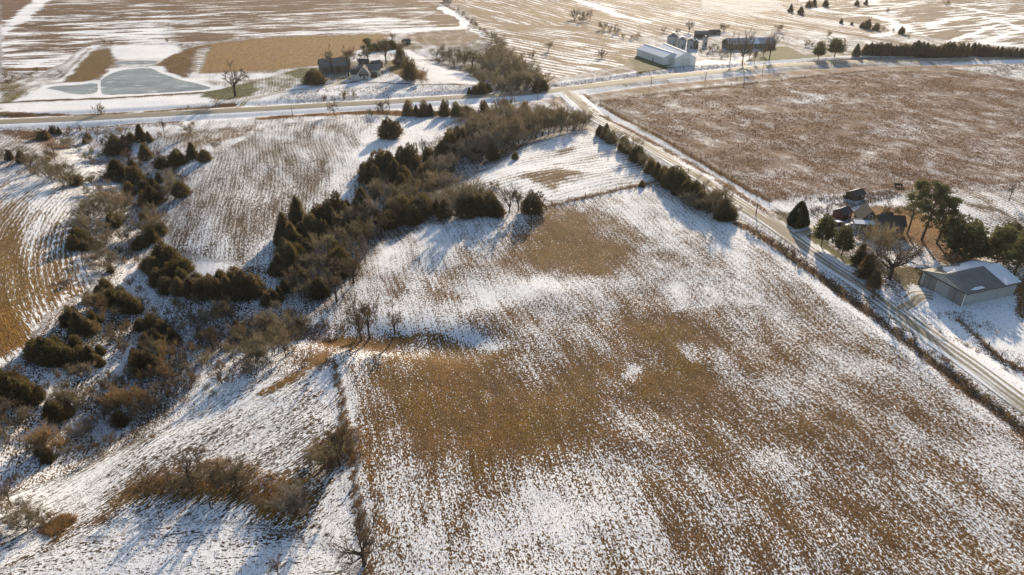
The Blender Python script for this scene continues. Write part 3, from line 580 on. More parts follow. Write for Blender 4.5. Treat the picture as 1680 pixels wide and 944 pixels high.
# ------------------------------------------------------------------ plants: prototypes of unit height
def ribs(P, Q, wd, rng, taper=.5):
    """flat twigs from P to Q (n,3) as quads"""
    D = Q - P; R = rng.normal(size=D.shape); W = np.cross(D, R); W /= np.linalg.norm(W, axis=1)[:, None] + 1e-9
    w_ = np.asarray(wd).reshape(-1, 1) * .5
    V = np.stack([P - W * w_, P + W * w_, Q + W * w_ * taper, Q - W * w_ * taper], 1).reshape(-1, 3)
    return V, np.arange(len(V)).reshape(-1, 4)
def bare_tree(name, seed, trunk=.3, spread=.5, stems=1, n1=6, n2=5, n3=5, n4=8, tw=.0055, crown_mat=None, bark_mat=None, up=.35, base=.0, trad=.022, lean=0.0):
    r = np.random.RandomState(seed); tb = MB(); V = []; Fc = []; ends = []
    def perp(d, a): 
        q = r.normal(size=3); q -= d * q.dot(d); q /= np.linalg.norm(q); v = d * math.cos(a) + q * math.sin(a); return v / np.linalg.norm(v)
    limbs = []
    for s in range(stems):
        p = np.array([r.normal() * .015 * stems, r.normal() * .015 * stems, base]); d = np.array([r.normal() * .06 + lean, r.normal() * .06, 1.0]); d /= np.linalg.norm(d)
        if stems > 1: d = perp(np.array([0, 0, 1.0]), r.uniform(.1, .7))
        h = trunk * r.uniform(.8, 1.2) if stems > 1 else trunk
        n = 3; pp = p
        for i in range(n):
            q = pp + d * h / n; tb.tube(pp, q, trad * (1 - .25 * i / n), trad * (1 - .25 * (i + 1) / n), 5); pp = q; d = perp(d, .08)
        k1 = max(2, n1 // stems) if stems > 1 else n1
        for i in range(k1):
            a = r.uniform(.25, .95) if stems == 1 else r.uniform(.15, .6)
            dd = perp(d, a * (spread / .5)); dd[2] = abs(dd[2]) * .8 + up * .4; dd /= np.linalg.norm(dd)
            start = p + (pp - p) * r.uniform(.62, 1.0) if stems == 1 and i < k1 - 1 else pp
            limbs.append((start, dd, (1 - trunk) * r.uniform(.42, .62), trad * .55))
    P1 = []
    for st, d, ln, rad_ in limbs:
        pp = st; pts = [(pp, d)]
        for i in range(3):
            q = pp + d * ln / 3; tb.tube(pp, q, rad_ * (1 - .28 * i), rad_ * (1 - .28 * (i + 1)), 4); pp = q; d = perp(d, .18); d[2] += .10; d /= np.linalg.norm(d); pts.append((pp, d))
        for j in range(n2):
            b, bd = pts[r.randint(1, 4)]; dd = perp(bd, r.uniform(.3, 1.0)); dd[2] += up * .5; dd /= np.linalg.norm(dd); l2 = ln * r.uniform(.40, .72)
            m_ = b + dd * l2 * .5; dd2 = perp(dd, .25); dd2[2] += .12; e_ = m_ + dd2 / np.linalg.norm(dd2) * l2 * .5
            tb.tube(b, m_, rad_ * .38, rad_ * .28, 3); tb.tube(m_, e_, rad_ * .28, rad_ * .16, 3)
            for k in range(n3):
                t = r.uniform(.25, 1); s0 = b + (m_ - b) * min(1, t * 2) if t < .5 else m_ + (e_ - m_) * (t - .5) * 2
                d3 = perp(dd, r.uniform(.3, 1.0)); d3[2] += up * .5; d3 /= np.linalg.norm(d3); P1.append((s0, s0 + d3 * l2 * r.uniform(.35, .65), d3, l2))
    A = np.array([q[0] for q in P1]); B = np.array([q[1] for q in P1]); D3 = np.array([q[2] for q in P1]); L3 = np.array([q[3] for q in P1])
    v, f = ribs(A, B, tw * 1.6, r); V.append(v); Fc.append(f)
    t = r.uniform(.1, 1, (len(A), n4)); S0 = A[:, None] + (B - A)[:, None] * t[..., None]; dd = D3[:, None] + r.normal(size=(len(A), n4, 3)) * .6; dd[..., 2] += up * .5
    dd /= np.linalg.norm(dd, axis=2)[..., None]; E = S0 + dd * (L3[:, None, None] * r.uniform(.2, .5, (len(A), n4, 1)))
    v, f = ribs(S0.reshape(-1, 3), E.reshape(-1, 3), tw * r.uniform(.6, 1.2, len(A) * n4), r, .3); Fc.append(f + len(V[0])); V.append(v)
    V = np.concatenate(V); F = np.concatenate(Fc); hm = np.percentile(V[:, 2], 99.5); 
    V = V / hm; tb.v = [(a / hm, b / hm, c / hm) for a, b, c in tb.v]
    wd = np.percentile(np.hypot(V[:, 0], V[:, 1]), 93) * 2
    return (tb.mesh(name + '_trunk', bark_mat or M['bark']), npmesh(name + '_crown', V, F, (crown_mat,)), wd)
def blades(C, D, ln, wd, r):
    """triangular leaf blades at C pointing along D"""
    R = r.normal(size=D.shape); W = np.cross(D, R); W /= np.linalg.norm(W, axis=1)[:, None] + 1e-9
    ln = np.asarray(ln).reshape(-1, 1); wd = np.asarray(wd).reshape(-1, 1)
    V = np.stack([C - W * wd * .5, C + W * wd * .5, C + D * ln], 1).reshape(-1, 3); return V, np.arange(len(V)).reshape(-1, 3)
def cedar(name, seed, n=2600, width=.75, prof=.55, lobes=5, m=None, base=.0, top=1.0, ragged=.42, ln=(.08, .22)):
    r = np.random.RandomState(seed); z = r.beta(1.15, 1.5, n); th = r.uniform(0, 2 * math.pi, n)
    # several leaders make the uneven outline
    lead = r.randint(0, lobes, n); lx = r.normal(size=lobes) * width * .12; ly = r.normal(size=lobes) * width * .12; lh = r.uniform(.70, 1.0, lobes); lh[0] = 1.0; lx[0] *= .3; ly[0] *= .3
    R = width * .5 * (1 - z) ** prof * (1 - .35 * np.exp(-(z / .10) ** 2)); 
    bump = 1 + ragged * np.sin(th * 3 + lead * 2.1 + z * 9) * .6 + ragged * (vn(th * 2.2 + seed, z * 7 + lead * 3) - .5) * 2
    rr = R * bump * np.sqrt(r.uniform(.25, 1, n)) 
    C = np.stack([lx[lead] * (z ** .7) * 1.3 + rr * np.cos(th), ly[lead] * (z ** .7) * 1.3 + rr * np.sin(th), base + (z * lh[lead]) * (top - base) * .93], 1)
    D = np.stack([np.cos(th), np.sin(th), r.uniform(.1, 1.1, n)], 1) + r.normal(size=(n, 3)) * .35; D /= np.linalg.norm(D, axis=1)[:, None]
    V, F = blades(C, D, r.uniform(ln[0], ln[1], n) * (.6 + .6 * (1 - z)), r.uniform(.028, .055, n), r)
    tb = MB(); tb.tube((0, 0, -.02), (0, 0, .5), .022, .012, 6).tube((0, 0, .5), (0, 0, .9), .012, .003, 5)
    for k in range(8): a = r.uniform(0, 6.28); zz = r.uniform(.12, .7); q = width * .35 * (1 - zz); tb.tube((0, 0, zz), (q * math.cos(a), q * math.sin(a), zz + .08), .006, .002, 3)
    return (tb.mesh(name + '_trunk', M['bark']), npmesh(name + '_crown', V, F, (m,)), width)
def pine(name, seed, width=.55, first=.35, m=None):
    r = np.random.RandomState(seed); tb = MB(); d = np.array([r.normal() * .03, r.normal() * .03, 1]); p = np.zeros(3); pts = [p.copy()]
    for i in range(8): p = p + np.array([d[0] + r.normal() * .10, d[1] + r.normal() * .10, 1.0]) * .96 / 8 * np.array([.5, .5, 1]); pts.append(p.copy())
    for i in range(8): tb.tube(pts[i], pts[i + 1], .024 * (1 - i / 9), .024 * (1 - (i + 1) / 9), 6)
    C = []; D = []
    for i in range(26):
        t = first + (1 - first) * (i / 26) ** .9; k = min(7, int(t * 8)); c = pts[k] + (pts[k + 1] - pts[k]) * (t * 8 - k); a = r.uniform(0, 6.28)
        l = width * .5 * r.uniform(.45, 1.25) * (1 - ((t - first) / (1 - first)) ** 1.6 * .8); e = c + np.array([math.cos(a), math.sin(a), r.uniform(.05, .35)]) * l
        tb.tube(c, e, .007, .003, 3)
        for j in range(5):
            q = c + (e - c) * r.uniform(.4, 1.05) + r.normal(size=3) * .03; n = 26
            C.append(q + r.normal(size=(n, 3)) * np.array([.032, .032, .014])); dd = r.normal(size=(n, 3)); dd[:, 2] = np.abs(dd[:, 2]) + .4; D.append(dd)
    C = np.concatenate(C); D = np.concatenate(D); D /= np.linalg.norm(D, axis=1)[:, None]
    V, F = blades(C, D, r.uniform(.025, .05, len(C)), r.uniform(.010, .02, len(C)), r)
    return (tb.mesh(name + '_trunk', M['bark']), npmesh(name + '_crown', V, F, (m,)), width)
PR = {}
PR['c'] = [cedar('cedar', 10 + i, 2600, [.9, .8, .95, .72, 1.05, .85][i], [.85, .95, .75, 1.05, .7, .9][i], [3, 1, 4, 1, 4, 2][i], M['cedar']) for i in range(6)]
PR['k'] = [cedar('olive_cedar', 30 + i, 2400, [.95, 1.05, .85, 1.0][i], .7, 4, M['olive'], ragged=.35) for i in range(4)]
PR['e'] = [cedar('pyramid_evergreen', 44, 5200, .86, .62, 1, M['spruce'], ragged=.06, ln=(.05, .09))]
PR['y'] = [cedar('yard_evergreen', 45 + i, 1900, .66, .5, 5, M['pine'], base=.24, ragged=.5, ln=(.06, .12)) for i in range(2)]
PR['b'] = [bare_tree('bare_tree', 50 + i, [.10, .14, .08, .12, .1, .18][i], [.6, .55, .7, .6, .65, .5][i], [3, 1, 4, 2, 3, 1][i], [9, 8, 9, 9, 8, 8][i], 5, 6, 8, .0072, M['twig'], trad=.017) for i in range(6)]
PR['g'] = [bare_tree('grey_bare_tree', 70 + i, .18, .5, [2, 1, 3][i], 9, 5, 6, 8, .007, M['grey'], trad=.017) for i in range(3)]
PR['o'] = [bare_tree('golden_thicket', 80 + i, .10, .55, 5, 10, 5, 5, 7, .009, M['gold'], up=.6, trad=.014) for i in range(3)]
PR['r'] = [bare_tree('red_brown_shrub', 90 + i, .08, .7, 5, 10, 4, 4, 9, .012, M['red'], up=.5) for i in range(2)]
PR['s'] = [bare_tree('scrub_bush', 100 + i, .06, .9, 6, 12, 4, 4, 9, .014, M['twig'], up=.3) for i in range(3)]
PR['t'] = [bare_tree('open_bare_tree', 120 + i, [.28, .34, .22, .30, .26][i], [.5, .4, .6, .45, .55][i], 1, [6, 5, 7, 6, 6][i], 4, 5, 8, .0078, M['darktwig'], M['darkbark'], trad=.030, up=.3) for i in range(5)]
PR['T'] = [bare_tree('great_bare_tree', 140, .26, .75, 1, 9, 6, 5, 6, .0046, M['darktwig'], M['darkbark'], trad=.036, up=.2)]
PR['p'] = [pine('tall_pine', 150 + i, [.62, .55, .6][i], [.36, .42, .30][i], M['pine']) for i in range(3)]
NAMES = dict(c='cedar_tree', k='cedar_tree', e='evergreen_tree', y='yard_tree', b='brushy_tree', g='grey_tree', o='bare_thicket', r='shrub', s='shrub', t='bare_tree', T='bare_tree', p='pine_tree')
LOOK = dict(c='green cedar', k='olive cedar', e='dense pyramid shaped evergreen', y='dark evergreen with bare lower trunk', b='leafless brown tree', g='leafless grey tree', o='golden leafless thicket', r='reddish leafless shrub', s='low brown bush', t='open leafless tree', T='great spreading leafless tree', p='tall pine with bare lower trunk')
CATS = dict(c='cedar', k='cedar', e='evergreen tree', y='evergreen tree', b='brushy tree', g='grey tree', o='thicket', r='shrub', s='shrub', t='tree', T='tree', p='pine tree')
from collections import Counter
used = Counter(); PROTO_CROWN = {}
def plant(kind, px, py, hpx, wpx=None, label=None, where=None, sink=.1):
    if kind == 'b' and not label and random.random() < .14: kind = 't'
    if kind in 'bg' and 'tree belt' in (where or '') and random.random() < .22: kind = 'k'
    if kind == 'c' and not label and 'evergreen' not in where and 'hill' not in where and random.random() < (.5 if 'hedge' in where else .3): kind = 'k'
    lst = PR[kind]; i = random.randrange(len(lst)); tm, cm, pw = lst[i]
    if not label and 'evergreen' not in where:
        hpx *= random.uniform(.85, 1.22) if 'hedge' in where else random.uniform(.85, 1.12)
        if 'hedge' in where and kind in 'ck' and random.random() < .12: kind = 'b'; 
        lst = PR[kind]; i = random.randrange(len(lst)); tm, cm, pw = lst[i]
    p = at(px, py); h = metres(p, hpx)
    if wpx: sw = metres_w(p, wpx) / pw
    else: sw = h * random.uniform(.85, 1.1) * (1.05 if kind in 'bgor' else .86)
    lab = label or (LOOK[kind] + ' ' + where); grp = None if label else {'c': 'cedars', 'k': 'olive brown cedars', 'b': 'brown bare trees', 'g': 'grey bare trees', 'o': 'golden thickets', 'r': 'reddish shrubs', 's': 'scrub bushes', 't': 'open bare trees', 'y': 'yard evergreens', 'p': 'pines', 'e': 'evergreens', 'T': 'great trees'}[kind] + ' ' + where
    e = empty(NAMES[kind], (p.x, p.y, p.z - sink), random.uniform(0, 6.28), lab, CATS[kind], grp); e.scale = (sw, sw, h)
    link('trunk', tm, e); link('crown', cm, e)
    if not label: e['kindkey'] = kind
    return e
ORD = 'leftmost second third fourth fifth sixth seventh eighth ninth tenth eleventh twelfth'.split()
BANDS = {1: [''], 2: ['upper half', 'lower half'], 3: ['upper part', 'middle part', 'lower part'], 4: ['top edge', 'upper middle', 'lower middle', 'bottom edge'], 5: ['top edge', 'upper part', 'middle part', 'lower part', 'bottom edge']}
SHORT = {}
def relabel(objs, short):
    by = {}
    for o, k, px, py in objs: by.setdefault(k, []).append((o, px, py))
    for k, L_ in by.items():
        nb = min(5, max(1, math.ceil(len(L_) / 9))); L_.sort(key=lambda a: a[2]); m_ = math.ceil(len(L_) / nb)
        for b in range(nb):
            part = sorted(L_[b * m_:(b + 1) * m_], key=lambda a: a[1])
            for i, (o, px, py) in enumerate(part):
                look = LOOKS[k]; band = BANDS[nb][b]; n_ = len(part)
                pos = 'only ' + look if n_ == 1 else (ORD[i] + ' ' + look + (' from left' if 0 < i < n_ - 1 else '')) if i < n_ - 1 else 'rightmost ' + look
                o['label'] = pos + (', ' + band + ' of ' if band else ', in ') + short
PLACES = {'in the cluttered yard between the grain bins and the long building': 'the yard beside the grain bins', 'in the brushy hollow along the creek': 'the snowy hollow along the creek', 'in the scrub just below the highway at the far left': 'the scrub below the highway, far left', 'in the draw between the striped field and the pale terraced field': 'the draw left of the pale field', 'in the thick brown grove beside the striped west field': 'the brown grove beside the striped field', 'along the east side of the draw beside the pale terraced field': 'the cedar bend below the pale field', 'in the long tree belt between the two snowy fields': 'the long tree belt, lower half', 'in the upper part of the tree belt below the lone field cedar': 'the tree belt beneath the lone cedar', 'in the grey thicket corner where the gravel road meets the highway': 'the thicket at the road junction', 'in the brown wood on the far side of the highway': 'the wood beyond the highway', 'in the evergreen row on the near highway shoulder': 'the evergreen row beside the highway', 'in the hedge of cedars along the west side of the gravel road': 'the hedge beside the gravel road', 'in the low brush between the big field and the gravel road': 'the low brush along the gravel road', 'on the brushy fence line between the two eastern fields': 'the fence line between two snowy fields', 'in the dark cedar and thicket mass left of the creek bend': 'the dark mass left of the creek', 'in the woods on the near side of the creek bend': 'the grove inside the creek bend', 'at the left edge of the photo beside the creek': 'the group at the left photo edge', 'in the thicket south of the creek bend': 'the thicket above the southwest field', 'in the brushy strip along the creek bottom': 'the brushy creek bottom in mid picture', 'in the brown thicket out in the southwest field': 'the thicket in the southwest field', 'in the thicket at the lower left corner': 'the lower left corner thicket', 'in the shelterbelt of evergreens above the highway at the far right': 'the far right highway shelterbelt', 'scattered on the pale hill at the far upper right': 'the upper right hillside', 'in the short row of shrubs between the far terraced fields': 'the short far shrub row', 'along the far field fence above the wood': 'the far fence above the wood', 'on the rough bank above the frozen pond': 'the rough bank around the pond'}
LOOKS = dict(c='green cedar', k='olive cedar', e='evergreen', y='evergreen', b='bare brown tree', g='bare grey tree', o='golden thicket', r='reddish shrub', s='brown bush', t='open bare tree', T='great tree', p='pine')
def stand(where, txt, short=None):
    objs = []
    for tok in txt.split(';'):
        t = tok.split()
        if not t: continue
        o = plant(t[0], float(t[1]), float(t[2]), float(t[3]), float(t[4]) if len(t) > 4 else None, where=where); objs.append((o, o['kindkey'], float(t[1]), float(t[2]))); del o['kindkey']
    relabel(objs, PLACES.get(where, where))

stand('in the scrub just below the highway at the far left', """c 73 229 18 20;c 88 219 14;c 98 219 14;s 131 214 9;b 105 242 20;b 88 250 20;b 118 240 17;c 145 230 13;c 192 252 30 38;b 168 241 18;c 232 233 30 20;c 216 233 19;b 204 224 18;c 246 233 16;b 180 232 18;b 150 240 15;s 160 222 9;c 140 236 14;b 130 250 16;r 110 222 9;b 210 245 20;c 205 238 18;s 60 222 8;s 115 215 8;r 150 215 8;g 165 262 16;s 175 258 12;s 150 252 11;s 140 262 12;g 155 272 15""")
stand('in the draw between the striped field and the pale terraced field', """c 240 262 28 24;r 260 258 17;c 266 276 20 24;c 292 270 26 30;r 278 264 15;c 318 260 30 20;c 336 264 18 24;b 354 246 18;c 198 294 38 42;c 206 297 22;c 216 276 15;c 228 302 36 32;c 222 286 24;b 150 268 16;r 212 264 20;s 135 302 20;s 150 300 14;b 167 322 26;b 152 320 18;r 181 324 17;b 178 310 18;c 214 320 24 22;c 250 338 34 36;c 236 333 24;c 264 322 22;b 286 322 40 30;k 299 322 30;b 276 328 24;c 238 314 24;c 252 312 20;s 206 308 12;s 190 300 12;g 230 275 14;s 245 290 10;g 182 282 13;c 262 300 20;r 300 300 18;b 280 298 24""")
stand('in the thick brown grove beside the striped west field', """t 8 262 24;c 16 263 20;c 36 267 22;b 50 280 28;b 66 291 32;b 86 299 34;b 104 304 34;b 118 306 28;b 75 277 25;b 91 264 22;r 96 286 15;c 126 304 20;b 60 268 22;b 110 290 26;b 45 268 20;b 98 292 28;b 165 352 35;b 185 357 42;b 200 352 38;b 150 367 34;b 136 377 28;b 206 367 26;b 170 382 30;b 151 397 27;c 124 410 32 22;c 140 412 24;b 186 392 24;b 160 421 28;b 151 432 22;b 176 441 30;b 166 449 28;k 182 447 16;b 201 396 22;k 158 408 24;k 132 398 28;b 175 365 34;k 190 372 30;b 144 385 28;b 176 402 22;b 168 432 24;b 195 338 26;b 172 338 24""")
stand('along the east side of the draw beside the pale terraced field', """c 232 407 26 24;c 222 411 18;c 250 397 28;b 256 372 42 32;b 263 382 32;b 246 387 30;c 266 384 20;k 250 378 28;s 215 408 12;s 206 432 14;s 190 426 14;s 215 420 12;s 226 430 12;c 240 362 20;s 200 412 12;g 212 395 18;c 245 440 26 28;k 268 430 42 34;k 285 437 44 36;k 256 452 32;k 264 467 30;k 290 457 36;k 301 464 34;c 276 480 30;c 296 484 32;c 316 487 36;c 336 488 40;c 355 489 42 34;c 375 488 46 30;c 390 489 48 30;c 406 488 52 34;c 420 486 46 30;c 430 483 32;k 345 467 24;c 364 464 26;k 326 467 22;k 306 448 26;c 385 470 34;b 320 474 26;k 340 478 30;c 400 474 36""")
stand('in the long tree belt between the two snowy fields', """c 492 374 50 34;c 470 396 48 32;c 460 401 34;c 480 406 42;c 525 372 44 34;c 540 364 42;c 553 362 48 26;c 546 376 36;c 565 360 30;c 597 354 44 38;c 585 360 28;c 515 386 36;c 500 396 38;c 530 391 32;c 480 440 44 30;k 490 432 42;c 476 431 38;c 461 450 42 30;c 452 446 26;b 476 471 34;c 447 496 26 22;c 460 491 24;c 468 420 40;k 505 420 34;c 510 405 32;c 560 380 28;c 575 372 30;b 550 387 36;b 565 377 34;b 576 372 36;g 605 362 42 40;b 625 386 48;b 640 374 38;b 651 370 36;b 665 366 32;k 680 367 36;b 690 362 32;b 560 402 32;b 541 407 36;b 530 422 38;b 546 442 46;t 580 466 62 56;b 562 450 52 50;b 520 456 38;b 501 471 38;b 486 479 34;b 515 484 36;t 553 496 62 44;b 480 484 24;k 470 477 26;b 600 402 28;g 590 406 24;g 600 416 22;b 570 420 42;b 535 470 38;b 500 445 32;g 515 432 28;b 610 378 30;b 660 352 30;c 570 340 18;g 500 484 26;b 525 486 34;b 540 455 42;b 585 430 40;k 550 420 34;b 615 388 26;b 590 385 30;k 640 358 30;c 620 365 26;b 575 395 34""")
stand('in the upper part of the tree belt below the lone field cedar', """c 625 286 40 36;c 608 291 32;c 616 302 32;c 641 287 36;c 658 279 44 34;c 673 276 44 30;c 650 299 36;c 665 301 32;c 600 286 24;c 685 277 22;c 702 263 22;c 712 266 22;c 711 276 20;g 700 297 36;g 716 291 42 40;g 726 291 36;g 735 286 32;b 690 302 30;b 680 312 30;b 671 316 28;c 738 257 44 28;c 725 259 32;c 750 251 42;c 760 246 38;c 733 246 32;b 630 336 44 44;g 641 336 36;g 620 331 32;b 655 331 28;b 695 327 38;b 710 321 36;b 725 326 28;b 690 345 34;k 700 347 32;c 716 351 30;b 650 351 32;k 661 356 36;k 690 356 40;b 705 351 34;b 740 351 34;b 756 346 48;b 770 351 62 50;b 786 349 46;b 765 356 42;c 790 353 36;c 805 353 40 28;c 815 354 28;g 741 331 28;g 736 321 32;g 725 346 36;c 640 302 30;c 660 310 28;b 675 330 32;c 600 300 26;b 610 318 26;b 670 345 36;b 650 318 24;k 730 356 30;b 750 358 34;b 705 310 32;k 780 352 40;b 795 345 36;b 635 312 28;k 675 355 34;b 720 306 30""")
stand('in the grey thicket corner where the gravel road meets the highway', """b 785 240 56 44;b 775 231 46;b 800 236 50;b 770 216 32;b 810 226 42;g 760 267 42;g 750 272 34;g 775 269 36;g 790 263 52;g 800 262 42;b 811 256 46;b 821 250 50;b 830 246 50;b 841 239 50;b 851 236 48;b 860 231 46;b 870 228 46;b 880 226 44;b 890 223 42;b 900 222 42;b 910 221 40;b 920 218 40;b 930 217 38;b 940 214 36;b 951 212 32;b 961 208 26;g 870 206 32;g 886 201 30;c 795 181 15;c 860 181 15;b 830 201 34;b 850 201 34;b 815 196 34;b 900 201 30;b 926 201 28;b 836 186 24;c 808 262 22;b 760 236 30;b 795 215 40;b 825 222 42;g 845 215 38;b 865 212 36;b 905 210 34;b 935 204 28;g 915 198 24;b 780 205 28;b 800 204 30;g 820 180 18;t 830 190 28;t 815 186 26;b 855 195 24;b 880 190 20;c 845 262 14;g 740 285 34;k 810 262 26;b 890 206 30;b 948 203 22;b 770 250 40;c 778 258 34;b 876 200 22""")
stand('in the brown wood on the far side of the highway', """b 715 97 16;b 726 101 19;b 738 104 22;b 750 107 25;b 763 110 27;b 776 115 30;b 790 120 31;b 805 125 34;b 820 129 36;b 835 132 38;b 850 135 38;b 865 139 36;b 879 142 34;b 890 147 28;b 790 139 24;b 800 146 26;b 815 149 28;b 830 151 28;b 845 151 30;b 860 151 30;b 875 149 30;b 806 72 19;b 816 76 22;b 821 86 24;b 811 68 16;b 822 101 28;b 836 106 26;b 846 113 24;c 780 155 17;c 791 154 18;c 770 155 13;c 893 149 22;c 885 146 20;t 790 141 24;t 728 91 20;t 741 92 20;b 770 125 20;b 730 95 17;b 752 98 18;b 780 105 20;b 797 110 24;b 812 112 28;b 828 118 30;b 842 124 30;b 858 128 30;b 830 140 30;b 848 143 28;b 866 146 28;b 812 138 28;k 800 152 16;b 822 155 20;b 840 156 20;b 855 153 22;k 880 152 16;b 816 95 24;b 760 105 22;t 855 98 14;t 873 100 20;b 806 100 22;b 784 128 20;b 745 112 16;b 838 98 14;b 865 118 18;b 720 104 12;b 790 150 16""")
stand('in the evergreen row on the near highway shoulder', """c 669 190 26 18;c 683 190 18;c 698 191 26 18;c 707 190 20;c 729 191 28 18;c 748 192 26 17;k 766 193 22;c 757 191 17;c 690 192 14;s 606 188 9;s 622 188 12;s 636 188 9;s 612 188 8;k 774 192 16;s 715 191 9;s 740 191 8""")
stand('in the hedge of cedars along the west side of the gravel road', """c 984 223 18;c 993 229 24;c 1003 235 24;c 1012 240 24;c 1023 247 26;c 1035 259 30;c 1044 264 28;c 1056 277 26;c 1068 285 28;c 1078 291 28;c 1088 298 30;c 1098 305 34;c 1108 309 36;c 1116 315 32;k 1126 326 34;k 1138 331 36;k 1150 341 34;c 1156 319 26;b 1131 341 30;b 1146 346 28;b 1165 349 34;b 1175 358 40;k 1186 361 38;k 1196 360 30;b 1206 356 24;c 1028 252 20;c 1050 268 22;b 1060 270 16;c 1110 320 24;b 1120 335 22;b 1160 355 22;b 1140 342 22;k 1170 340 28;c 1128 312 26;b 1145 320 22;r 1050 255 9;b 1180 345 30;k 1100 298 24""")
stand('in the low brush between the big field and the gravel road', """s 1225 378 12;s 1236 386 13;s 1246 391 12;r 1256 397 13;r 1265 402 17;r 1275 409 18;r 1289 416 18;r 1300 425 18;r 1311 432 16;r 1320 440 17;r 1334 450 13;s 1282 412 12;s 1344 456 8;s 1356 464 8;s 1400 492 7;s 1437 520 9;s 1478 545 9;s 1500 560 8;r 1546 592 14;r 1553 598 14;s 1562 606 11;s 1510 578 9;s 1585 628 10;s 1604 645 10;s 1620 655 9;s 1640 672 9;s 1660 688 10;s 1676 700 10;r 1596 636 11;r 1632 664 10;r 1574 616 10;s 1310 440 10;s 1372 474 8;s 1386 482 8""")
stand('on the brushy fence line between the two eastern fields', """s 920 337 4;s 945 330 8;s 958 327 5;s 985 322 5;s 1003 318 6;s 1020 313 6;s 1033 311 7;k 1053 307 12;s 1079 307 10;s 1042 310 6;s 1066 308 6;s 972 325 4""")
stand('in the dark cedar and thicket mass left of the creek bend', """k 176 481 28;k 166 486 24;k 190 501 38;k 205 506 40;k 215 511 38;k 226 513 28;b 160 506 34;o 166 513 32;k 146 496 22;c 120 531 36;c 135 546 42;c 146 549 36;c 110 536 26;c 65 587 40;c 76 591 42;k 90 593 44;k 105 596 42;k 120 596 36;k 60 576 24;k 136 591 28;c 151 591 32;c 166 581 24;o 160 551 28;b 181 546 22;b 130 616 24;b 146 616 24;k 178 500 34;k 200 492 26;o 170 530 26;k 155 535 30;k 125 570 26;b 150 572 24;k 95 578 32;b 185 525 24;k 165 600 24;s 140 610 16""")
stand('in the woods on the near side of the creek bend', """k 231 541 24;c 250 541 32;c 266 546 26;c 236 611 42;b 251 606 44;o 266 601 46;o 276 591 38;o 246 626 36;o 266 621 42;b 281 611 32;k 226 591 28;b 216 621 28;k 286 561 28;r 291 571 18;c 222 604 30;b 252 585 32;k 240 570 28;k 262 568 30;b 275 640 28;k 255 560 24;b 290 590 26;b 236 640 30;o 286 625 26;c 246 598 28""")
stand('at the left edge of the photo beside the creek', """k 10 651 56;k 30 656 54;k 49 661 50;c 60 656 38;c 20 641 38;t 33 626 42 60;t 18 696 52 60;b 5 701 40;b 12 716 32;k 0 640 50;b 30 700 30;k 40 640 36;g 12 690 36;s 5 735 20;g 45 690 28;b -12 700 44;k -10 665 60""")
stand('in the thicket south of the creek bend', """k 86 681 38;k 96 686 36;o 106 691 34;b 115 666 38;b 131 671 42;b 141 669 36;k 101 661 26;o 76 742 62 50;o 90 747 52;b 66 752 36;o 106 737 32;k 80 757 26;g 120 717 28;g 136 721 30;t 152 709 20;o 195 676 48;o 210 674 48;o 226 674 46;b 186 682 36;k 201 697 34;b 181 702 28;b 216 692 28;g 165 667 30;c 176 662 22;t 250 671 28;b 241 667 32;c 112 680 26;k 70 746 24;g 150 712 24;b 160 695 24;b 170 690 22;g 140 705 24;b 120 745 24;s 60 735 16;b 136 738 18;s 150 725 14;s 100 700 16;k 190 660 26;b 205 640 28;b 232 655 30;g 150 650 20;g 175 640 22;s 240 680 14;s 262 664 16;s 280 650 14""")
stand('in the brushy strip along the creek bottom', """c 440 501 30 22;c 451 499 24;b 365 526 38;b 350 531 32;b 381 526 32;b 340 533 26;k 386 536 16;b 310 526 20;s 320 531 15;b 446 541 38;b 460 541 34;b 475 539 32;b 490 541 28;b 436 546 26;s 405 536 14;c 492 537 20;g 375 510 18;t 350 573 42;t 359 569 36;b 376 579 22;b 396 586 36;b 410 591 42;b 425 596 42;b 440 591 36;b 421 606 32;b 451 581 44;t 467 586 30;t 308 597 30;o 300 606 22;b 311 616 26;t 365 629 36 48;t 413 616 34 36;s 310 633 18;s 500 596 10;s 526 608 13;b 480 520 22;s 510 530 12;s 535 535 12;s 560 540 10;b 330 545 22;s 395 545 16;b 405 565 26;b 430 570 28;s 345 585 20;b 385 600 24;g 355 520 28;b 420 530 22;g 455 515 22;s 520 540 12;g 330 520 18;g 300 510 16;s 290 500 12;s 275 515 12;s 340 640 14;s 375 625 14;s 400 612 12;s 330 600 16""")
stand('in the brown thicket out in the southwest field', """o 270 803 24 30;b 291 807 26;s 256 800 18;t 285 800 40 40;b 360 792 38;b 376 801 40;b 400 795 34;b 345 787 32;b 330 787 30;g 480 842 62 64;g 466 842 46;g 496 842 42;s 440 836 18;s 425 831 16;s 410 812 18;b 536 762 52;b 556 764 74 66;b 520 757 34;b 566 752 42;b 315 802 28;b 385 812 28;o 455 838 28;b 500 835 34;s 395 805 16;s 240 792 14;r 545 772 30;s 300 792 18;t 362 798 44 40;b 470 820 36;s 418 822 14;s 510 765 16;s 575 740 18""")
stand('in the thicket at the lower left corner', """b 46 871 46;b 30 866 42;b 61 856 40;t 68 873 30;t 20 831 50;g 20 871 32;o 86 852 22;r 25 791 20;b 10 850 34;g 40 840 34;b 5 880 30;s 80 862 14;b 52 845 28;s -5 800 24;g 5 820 30""")
